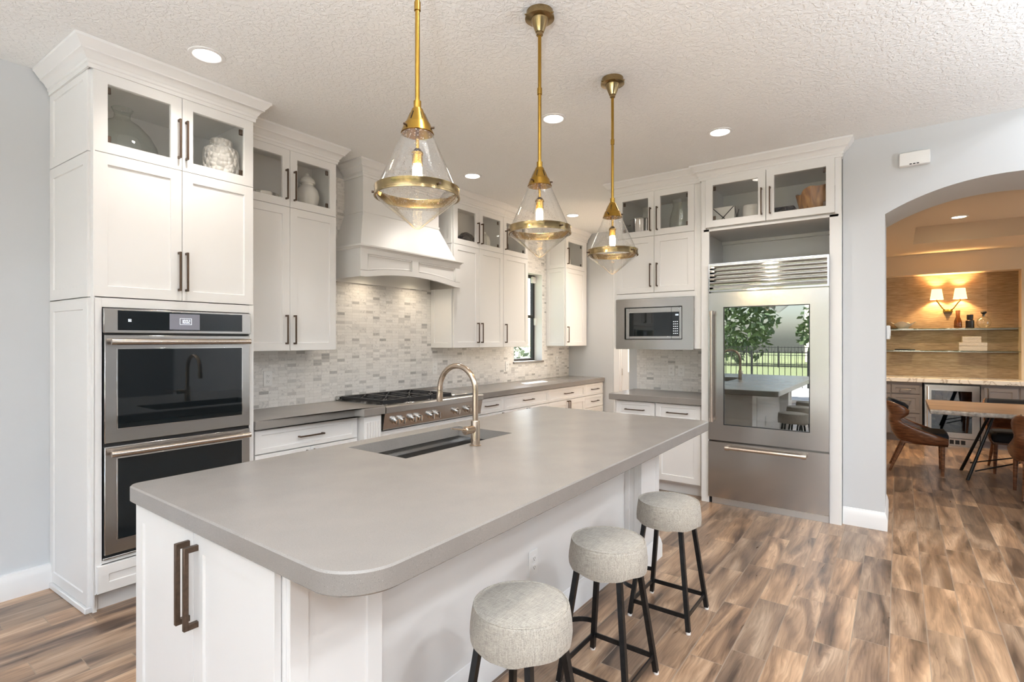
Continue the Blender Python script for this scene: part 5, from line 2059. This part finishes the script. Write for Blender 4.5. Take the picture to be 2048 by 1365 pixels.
for zz, lab in ((1.612, 'upper glass shelf across the dining room niche'), (1.290, 'lower glass shelf across the dining room niche')):
    q = MB()
    q.box(9.70, NX - 0.001, NY0 + 0.006, 0.58, zz, zz + 0.010)
    so = q.build('glass_shelf', mat_glass('shelf_glass', (0.80, 0.86, 0.80), 0.12, 0.8))
    tag(so, lab, 'shelf', 'glass shelves in the niche')
    MB().box(NX - 0.03, NX - 0.001, NY0 + 0.006, 0.58, zz - 0.012, zz - 0.0005).build('rail', M['steel'], so)
S1, S2 = 1.6225, 1.3005
sc_ = thing('wall_sconce', 'two-armed brass sconce with two lit fabric shades on the niche wall', 'wall lamp', (NX, -0.585, 1.88), RZ_FRIDGE)
q = MB()
q.box(-0.055, 0.055, -0.018, -0.001, -0.02, 0.02, 0.004)
q.box(-0.05, 0.05, -0.06, -0.018, -0.012, 0.006, 0.003)
q.build('wall_plate', M['brass'], sc_)
for s in (-1, 1):
    MB().tube([(s * 0.025, -0.05, 0.0), (s * 0.06, -0.07, 0.03), (s * 0.115, -0.105, 0.12), (s * 0.130, -0.11, 0.135), (s * 0.130, -0.11, 0.165)], 0.008, 10).build('arm', M['brass'], sc_)
    q = MB()
    q.add(*lathe_open([(0.078, 0.165), (0.058, 0.315)], 32))
    q.v = [v_ + Vector((s * 0.130, -0.11, 0)) for v_ in q.v]
    sh_ = q.build('lamp_shade', M['shade'], sc_, fix=False)
    sh_['label'] = 'small lit cream drum shade'
    bpy_l = bpy.data.lights.new('sconce_bulb', 'POINT')
    bpy_l.energy = 22.0
    bpy_l.color = (1.0, 0.62, 0.25)
    bpy_l.shadow_soft_size = 0.02
    lo_ = bpy.data.objects.new('sconce_bulb', bpy_l)
    COL.objects.link(lo_)
    lo_.location = (NX - 0.11, -0.585 - s * 0.130, 1.88 + 0.24)

sb_ = MB()
n = 48
vs_, F = [], []
for k, (r, z) in enumerate([(0.0, 0.0), (0.05, 0.0), (0.075, 0.02), (0.125, 0.075), (0.145, 0.09), (0.138, 0.088), (0.10, 0.06), (0.06, 0.02), (0.0, 0.012)]):
    for i in range(n):
        a = 2 * PI * i / n
        w_ = max(0, (z - 0.015) / 0.075)
        vs_.append((r * math.cos(a) * (1 + 0.06 * w_ * math.cos(4 * a)), r * math.sin(a) * (1 + 0.06 * w_ * math.cos(4 * a)), z + 0.016 * w_ * math.cos(4 * a + 0.6)))
for k in range(8):
    for i in range(n):
        F.append((k * n + i, k * n + (i + 1) % n, (k + 1) * n + (i + 1) % n, (k + 1) * n + i))
sb_.add(vs_, F)
single('shell_bowl', sb_, M['shell'], 'white scalloped shell bowl on the upper niche shelf', 'bowl', (9.82, -0.063, S1))
q = MB()
q.add(*lathe_open([(0.001, 0.003), (0.040, 0.003), (0.047, 0.02), (0.044, 0.10), (0.024, 0.16), (0.026, 0.255), (0.024, 0.255)], 32))
single('smoked_vase', q, M['amber_glass'], 'tall smoky brown glass carafe on the upper niche shelf', 'vase', (9.82, -0.690, S1), fix=False)
q = MB()
q.lathe([(0.0, 0.0), (0.046, 0.0), (0.048, 0.006), (0.048, 0.105), (0.040, 0.112), (0.034, 0.114), (0.034, 0.128), (0.037, 0.130), (0.037, 0.188), (0.033, 0.192), (0.0, 0.193)], n=36)
single('lidded_jar', q, M['black'], 'black lidded jar between the carafe and the round decanter', 'jar', (9.82, -0.820, S1))
dcn = thing('decanter', 'round clear glass decanter with a black stopper on the upper niche shelf', 'decanter', (9.82, -0.965, S1))
q = MB()
q.add(*lathe_open([(0.001, 0.003), (0.04, 0.003), (0.070, 0.03), (0.080, 0.075), (0.070, 0.12), (0.040, 0.15), (0.018, 0.160), (0.018, 0.185)], 36))
q.build('body', M['clear'], dcn, fix=False)
q = MB()
q.lathe([(0.0, 0.16), (0.014, 0.162), (0.014, 0.19), (0.026, 0.20), (0.034, 0.216), (0.030, 0.228), (0.0, 0.232)], n=24)
q.build('stopper', M['black'], dcn)
for (w_, h_, z_, yy, lab) in ((0.30, 0.118, S2, -0.845, 'larger mottled stone box at the bottom of the stack on the lower shelf'), (0.20, 0.084, S2 + 0.1185, -0.832, 'smaller mottled stone box on top of the larger one')):
    bx_ = thing('stone_box', lab, 'box', (9.73, yy, z_), RZ_FRIDGE, 'stacked stone boxes')
    MB().box(-w_ / 2, w_ / 2, 0.0, 0.17, 0.0, h_ * 0.58, 0.003).build('base', M['boxmat'], bx_)
    MB().box(-w_ / 2, w_ / 2, 0.0, 0.17, h_ * 0.60, h_, 0.003).build('lid', M['boxmat'], bx_)
q = MB()
q.box(9.74, 9.90, -0.205, 0.04, S2, S2 + 0.018, 0.005)
tag(q.build('tray', M['black']), 'thin black tray on the lower niche shelf', 'tray')

# table
TZ = 0.755
tb_ = thing('dining_table', 'live-edge walnut dining table on slim dark metal legs', 'table', (7.28, -1.3, 0))
q = MB()
edge = []
rnd = random.Random(5)
L0, L1 = 1.04, -1.30
for i in range(25):
    yv = L0 + (L1 - L0) * i / 24
    edge.append((-0.54 - 0.07 * i / 24 + 0.012 * math.sin(i * 1.3) + rnd.uniform(-0.006, 0.006), yv))
far = [(0.56 + 0.015 * math.sin(i * 0.9) + rnd.uniform(-0.006, 0.006), L1 + (L0 - L1) * i / 24) for i in range(25)]
slab(q, edge + far, TZ - 0.045, TZ, 0.003)
q.build('tabletop', M['tablewood'], tb_)
q = MB()
band = [(x - 0.006 + rnd.uniform(-0.004, 0.002), y_) for x, y_ in edge]
vs_ = []
F = []
for x, y_ in band:
    k0 = rnd.uniform(-0.004, 0.004)
    vs_ += [(x + 0.004, y_, TZ - 0.002), (x - 0.008 + k0, y_, TZ - 0.014), (x - 0.006 - k0, y_, TZ - 0.032), (x + 0.006, y_, TZ - 0.0445), (x + 0.02, y_, TZ - 0.0452), (x + 0.02, y_, TZ - 0.0015)]
for i in range(len(band) - 1):
    for k in range(6):
        F.append((i * 6 + k, i * 6 + (k + 1) % 6, (i + 1) * 6 + (k + 1) % 6, (i + 1) * 6 + k))
F += [(0, 1, 2, 3, 4, 5), tuple(range(len(vs_) - 1, len(vs_) - 7, -1))]
q.add(vs_, F)
q.build('live_edge', M['bark'], tb_)
cx0, cy0 = 0.15, -0.25
for (fx, fy, tx, ty_) in ((-0.105, 0.72, -0.02, 0.50), (0.405, 0.734, 0.20, 0.50), (-0.105, -1.0, -0.02, -0.75), (0.405, -1.0, 0.20, -0.75)):
    q = MB()
    q.cyl((fx, fy, 0.0), (tx, ty_, TZ - 0.046), 0.016, 0.013, 14)
    q.build('leg', M['legs'], tb_)
for fx in (-0.09, 0.37):
    MB().cyl((fx, 0.66, 0.10), (cx0, cy0, 0.40), 0.007, n=10).build('brace', M['legs'], tb_)
    MB().cyl((fx, -0.94, 0.10), (cx0, cy0, 0.40), 0.007, n=10).build('brace', M['legs'], tb_)


def make_chair(loc, rz, label):
    c = thing('dining_chair', label, 'chair', loc, rz, 'walnut dining chairs')
    rows_ = [(0.322, 0.275, -0.09, 0.215), (0.36, 0.28, -0.16, 0.232), (0.405, 0.278, -0.185, 0.242), (0.435, 0.19, -0.20, 0.246), (0.475, 0.08, -0.212, 0.248), (0.515, -0.03, -0.222, 0.248),
             (0.555, -0.115, -0.230, 0.246), (0.585, -0.130, -0.230, 0.246), (0.615, -0.085, -0.226, 0.250), (0.645, -0.055, -0.230, 0.254), (0.685, -0.050, -0.246, 0.256), (0.72, -0.085, -0.256, 0.254), (0.755, -0.17, -0.266, 0.246), (0.775, -0.235, -0.272, 0.225)]
    ns = 28

    def shell(off, r0=0, r1=None):
        vs2, F2 = [], []
        rr = rows_[r0:r1]
        for (z, fe, fb_, hw) in rr:
            for j in range(ns + 1):
                s = PI * j / ns
                cs_, sn = math.cos(s), math.sin(s)
                yy = (hw - off) * math.copysign(abs(cs_) ** 0.45, cs_)
                ff = fe - (fe - (fb_ + off)) * (sn ** 0.55)
                vs2.append((ff, yy, z))
        for i in range(len(rr) - 1):
            for j in range(ns):
                F2.append((i * (ns + 1) + j, i * (ns + 1) + j + 1, (i + 1) * (ns + 1) + j + 1, (i + 1) * (ns + 1) + j))
        return vs2, F2

    q = MB()
    q.add(*shell(0.0))
    so = q.build('shell', M['walnut'], c, fix=False)
    md = so.modifiers.new('thickness', 'SOLIDIFY')
    md.thickness = 0.016
    md.offset = 0
    q = MB()
    q.add(*shell(0.016, 8, None))
    pd = q.build('back_pad', M['navy'], c, fix=False)
    md = pd.modifiers.new('thickness', 'SOLIDIFY')
    md.thickness = 0.026
    md.offset = 0
    q = MB()
    seat = [(0.285, 0.19), (0.285, -0.19), (0.25, -0.225), (-0.06, -0.215), (-0.12, -0.12), (-0.135, 0.0), (-0.12, 0.12), (-0.06, 0.215), (0.25, 0.225)]
    slab(q, rounded(seat, [0.03] * len(seat), 4), 0.345, 0.452, 0.02)
    q.build('seat_cushion', M['navy'], c)
    q = MB()
    q.box(-0.12, 0.25, -0.20, 0.20, 0.322, 0.3445)
    q.build('seat_frame', M['walnut'], c)
    for s in (-1, 1):
        MB().cyl((0.235, s * 0.198, 0.0), (0.235, s * 0.19, 0.322), 0.014, 0.021, 16).build('leg', M['walnut'], c)
        MB().cyl((-0.225, s * 0.200, 0.0), (-0.10, s * 0.17, 0.322), 0.012, 0.020, 16).build('leg', M['walnut'], c)
    return c


make_chair((7.412, -0.150, 0), -PI / 2, 'walnut dining chair with black pad at the left end of the table')
make_chair((7.935, -1.045, 0), PI, 'walnut dining chair on the far side of the table, its dark seat facing us')
make_chair((6.735, -1.108, 0), 0.0, 'walnut dining chair on the near side of the table, cut by the picture edge')

for gx, gy in ADDED_UPLIGHTS:  # stands and bowls made up for the added ceiling uplights
    tl_ = thing('added_uplight', 'dark floor lamp added out of view to brighten the ceiling', 'floor lamp', (gx, gy, 0), 0, 'added uplights out of view')
    MB().lathe([(0, 0), (0.15, 0), (0.15, 0.015), (0.02, 0.03), (0.012, 0.05), (0.012, 1.66), (0, 1.66)], n=28).build('stand', M['legs'], tl_)
    MB().lathe([(0, 1.661), (0.05, 1.665), (0.14, 1.72), (0.16, 1.75), (0.155, 1.75), (0.05, 1.69), (0, 1.685)], n=36).build('bowl', M['nickel'], tl_)

# ------------------------------------------------------------------ the garden behind the camera and outside the windows
gdn = MB()
gdn.box(-11.0, -4.2, -14, 14, -0.12, -0.02)
gdn.box(-4.2, 12, -14, -6.2, -0.12, -0.02)
struct('ground_patio', gdn, M['concrete'])
gdn = MB()
gdn.box(-60, -11.0, -60, 60, -0.14, -0.03)
gdn.box(-11.0, 60, 14, 60, -0.14, -0.03)
gdn.box(-11.0, 60, -60, -14, -0.14, -0.03)
gdn.box(-4.2, 60, 4.2, 14, -0.14, -0.03)
gdn.box(12, 60, -14, 4.2, -0.14, -0.03)
struct('ground_lawn', gdn, M['lawn'])


def leafy(name, label, cat, cx_, cy_, zc_, rx, ry, rz_, n_, size, seed, group=None, kind=None):
    rnd = random.Random(seed)
    m_ = MB()
    for _ in range(n_):
        th, ph = math.acos(rnd.uniform(-1, 1)), rnd.uniform(0, 2 * PI)
        k = rnd.uniform(0.55, 1.0)
        c = Vector((cx_ + rx * k * math.sin(th) * math.cos(ph), cy_ + ry * k * math.sin(th) * math.sin(ph), zc_ + rz_ * k * math.cos(th)))
        a = Vector((rnd.gauss(0, 1), rnd.gauss(0, 1), rnd.gauss(0, 1))).normalized()
        b_ = a.orthogonal().normalized()
        s = size * rnd.uniform(0.6, 1.3)
        m_.add([c - a * s, c + b_ * s * 0.45, c + a * s, c - b_ * s * 0.45], [(0, 1, 2, 3)])
    o = m_.build(name, M['leaf'], None, fix=False)
    return tag(o, label, cat, group, kind)


def iron_fence(x, y0, y1, label):
    f = MB()
    for zz in (0.12, 0.62, 1.05):
        f.box(x - 0.015, x + 0.015, y0, y1, zz, zz + 0.03)
    k = int((y1 - y0) / 0.16)
    for i in range(k + 1):
        yv = y0 + (y1 - y0) * i / k
        w_ = 0.03 if i % 10 == 0 else 0.009
        f.box(x - w_, x + w_, yv - w_, yv + w_, -0.03, 1.12)
    return tag(f.build('garden_fence', M['legs']), label, 'fence', 'garden fences')


iron_fence(-8.6, -9, 7, 'black iron fence along the patio edge')
iron_fence(-22.0, -22, 16, 'black iron fence beyond the lawn')
for k in range(7):
    leafy('garden_bush', 'green bush beyond the far garden fence', 'bush', -24.5, -20 + k * 5.6, 1.6 + 0.5 * (k % 3), 2.0, 2.4, 2.0 + 0.6 * (k % 2), 1100, 0.24, 20 + k, 'bushes beyond the garden fence')
hs = thing('neighbour_house', 'cream neighbouring house beyond the garden', 'house', (-34, -3, 0))
MB().box(-4, 4, -9, 8, 0, 5.0).build('walls', M['stucco'], hs)
q = MB()
q.prism([(-4.6, 5.0), (4.6, 5.0), (0, 7.6)], -9.6, 8.6, lambda a, b_, t_: (a, t_, b_))
q.build('roof', M['concrete'], hs)
pl_ = thing('palm_tree', 'palm tree beyond the patio fence', 'palm', (-11.5, 1.7, 0))
MB().tube([(0, 0, -0.05), (0.05, 0.02, 1.5), (0.0, 0.06, 3.0), (-0.1, 0.1, 4.4)], 0.2, 14, radii=[0.26, 0.2, 0.19, 0.22]).build('trunk', M['trunk'], pl_)
q = MB()
for k in range(16):
    a = 2 * PI * k / 16
    ln_ = 1.15 + 0.2 * (k % 3)
    up_ = 0.9 if k % 2 else 0.3
    pr_ = None
    for j in range(9):
        u = j / 8
        p = Vector((-0.1 + math.cos(a) * ln_ * u, 0.1 + math.sin(a) * ln_ * u, 4.5 + up_ * math.sin(u * 2.2) - 1.1 * u * u))
        side = Vector((-math.sin(a), math.cos(a), 0)) * 0.12 * math.sin(0.3 + u * 2.7)
        cur = (p + side + Vector((0, 0, -0.09)), p, p - side + Vector((0, 0, -0.09)))
        if pr_:
            q.add([pr_[0], pr_[1], pr_[2], cur[0], cur[1], cur[2]], [(0, 1, 4, 3), (1, 2, 5, 4)])
        pr_ = cur
q.build('fronds', M['leaf'], pl_, fix=False)
um = thing('patio_parasol', 'tan cantilever parasol on the patio', 'parasol', (-6.6, -2.2, 0))
q = MB()
q.lathe([(0.0, 2.75), (1.35, 2.15), (1.35, 2.05), (1.33, 2.05), (1.33, 2.14), (0.0, 2.70)], n=8)
q.build('canopy', M['canvas'], um)
MB().cyl((0, 0, -0.02), (0, 0, 2.72), 0.03).build('pole', M['legs'], um)
MB().cyl((0, 0, -0.02), (0, 0, 0.06), 0.28).build('base', M['concrete'], um)
leafy('window_shrub', 'green shrub right outside the kitchen window', 'bush', 6.6, 6.3, 0.95, 2.6, 0.9, 0.95, 2600, 0.10, 77)
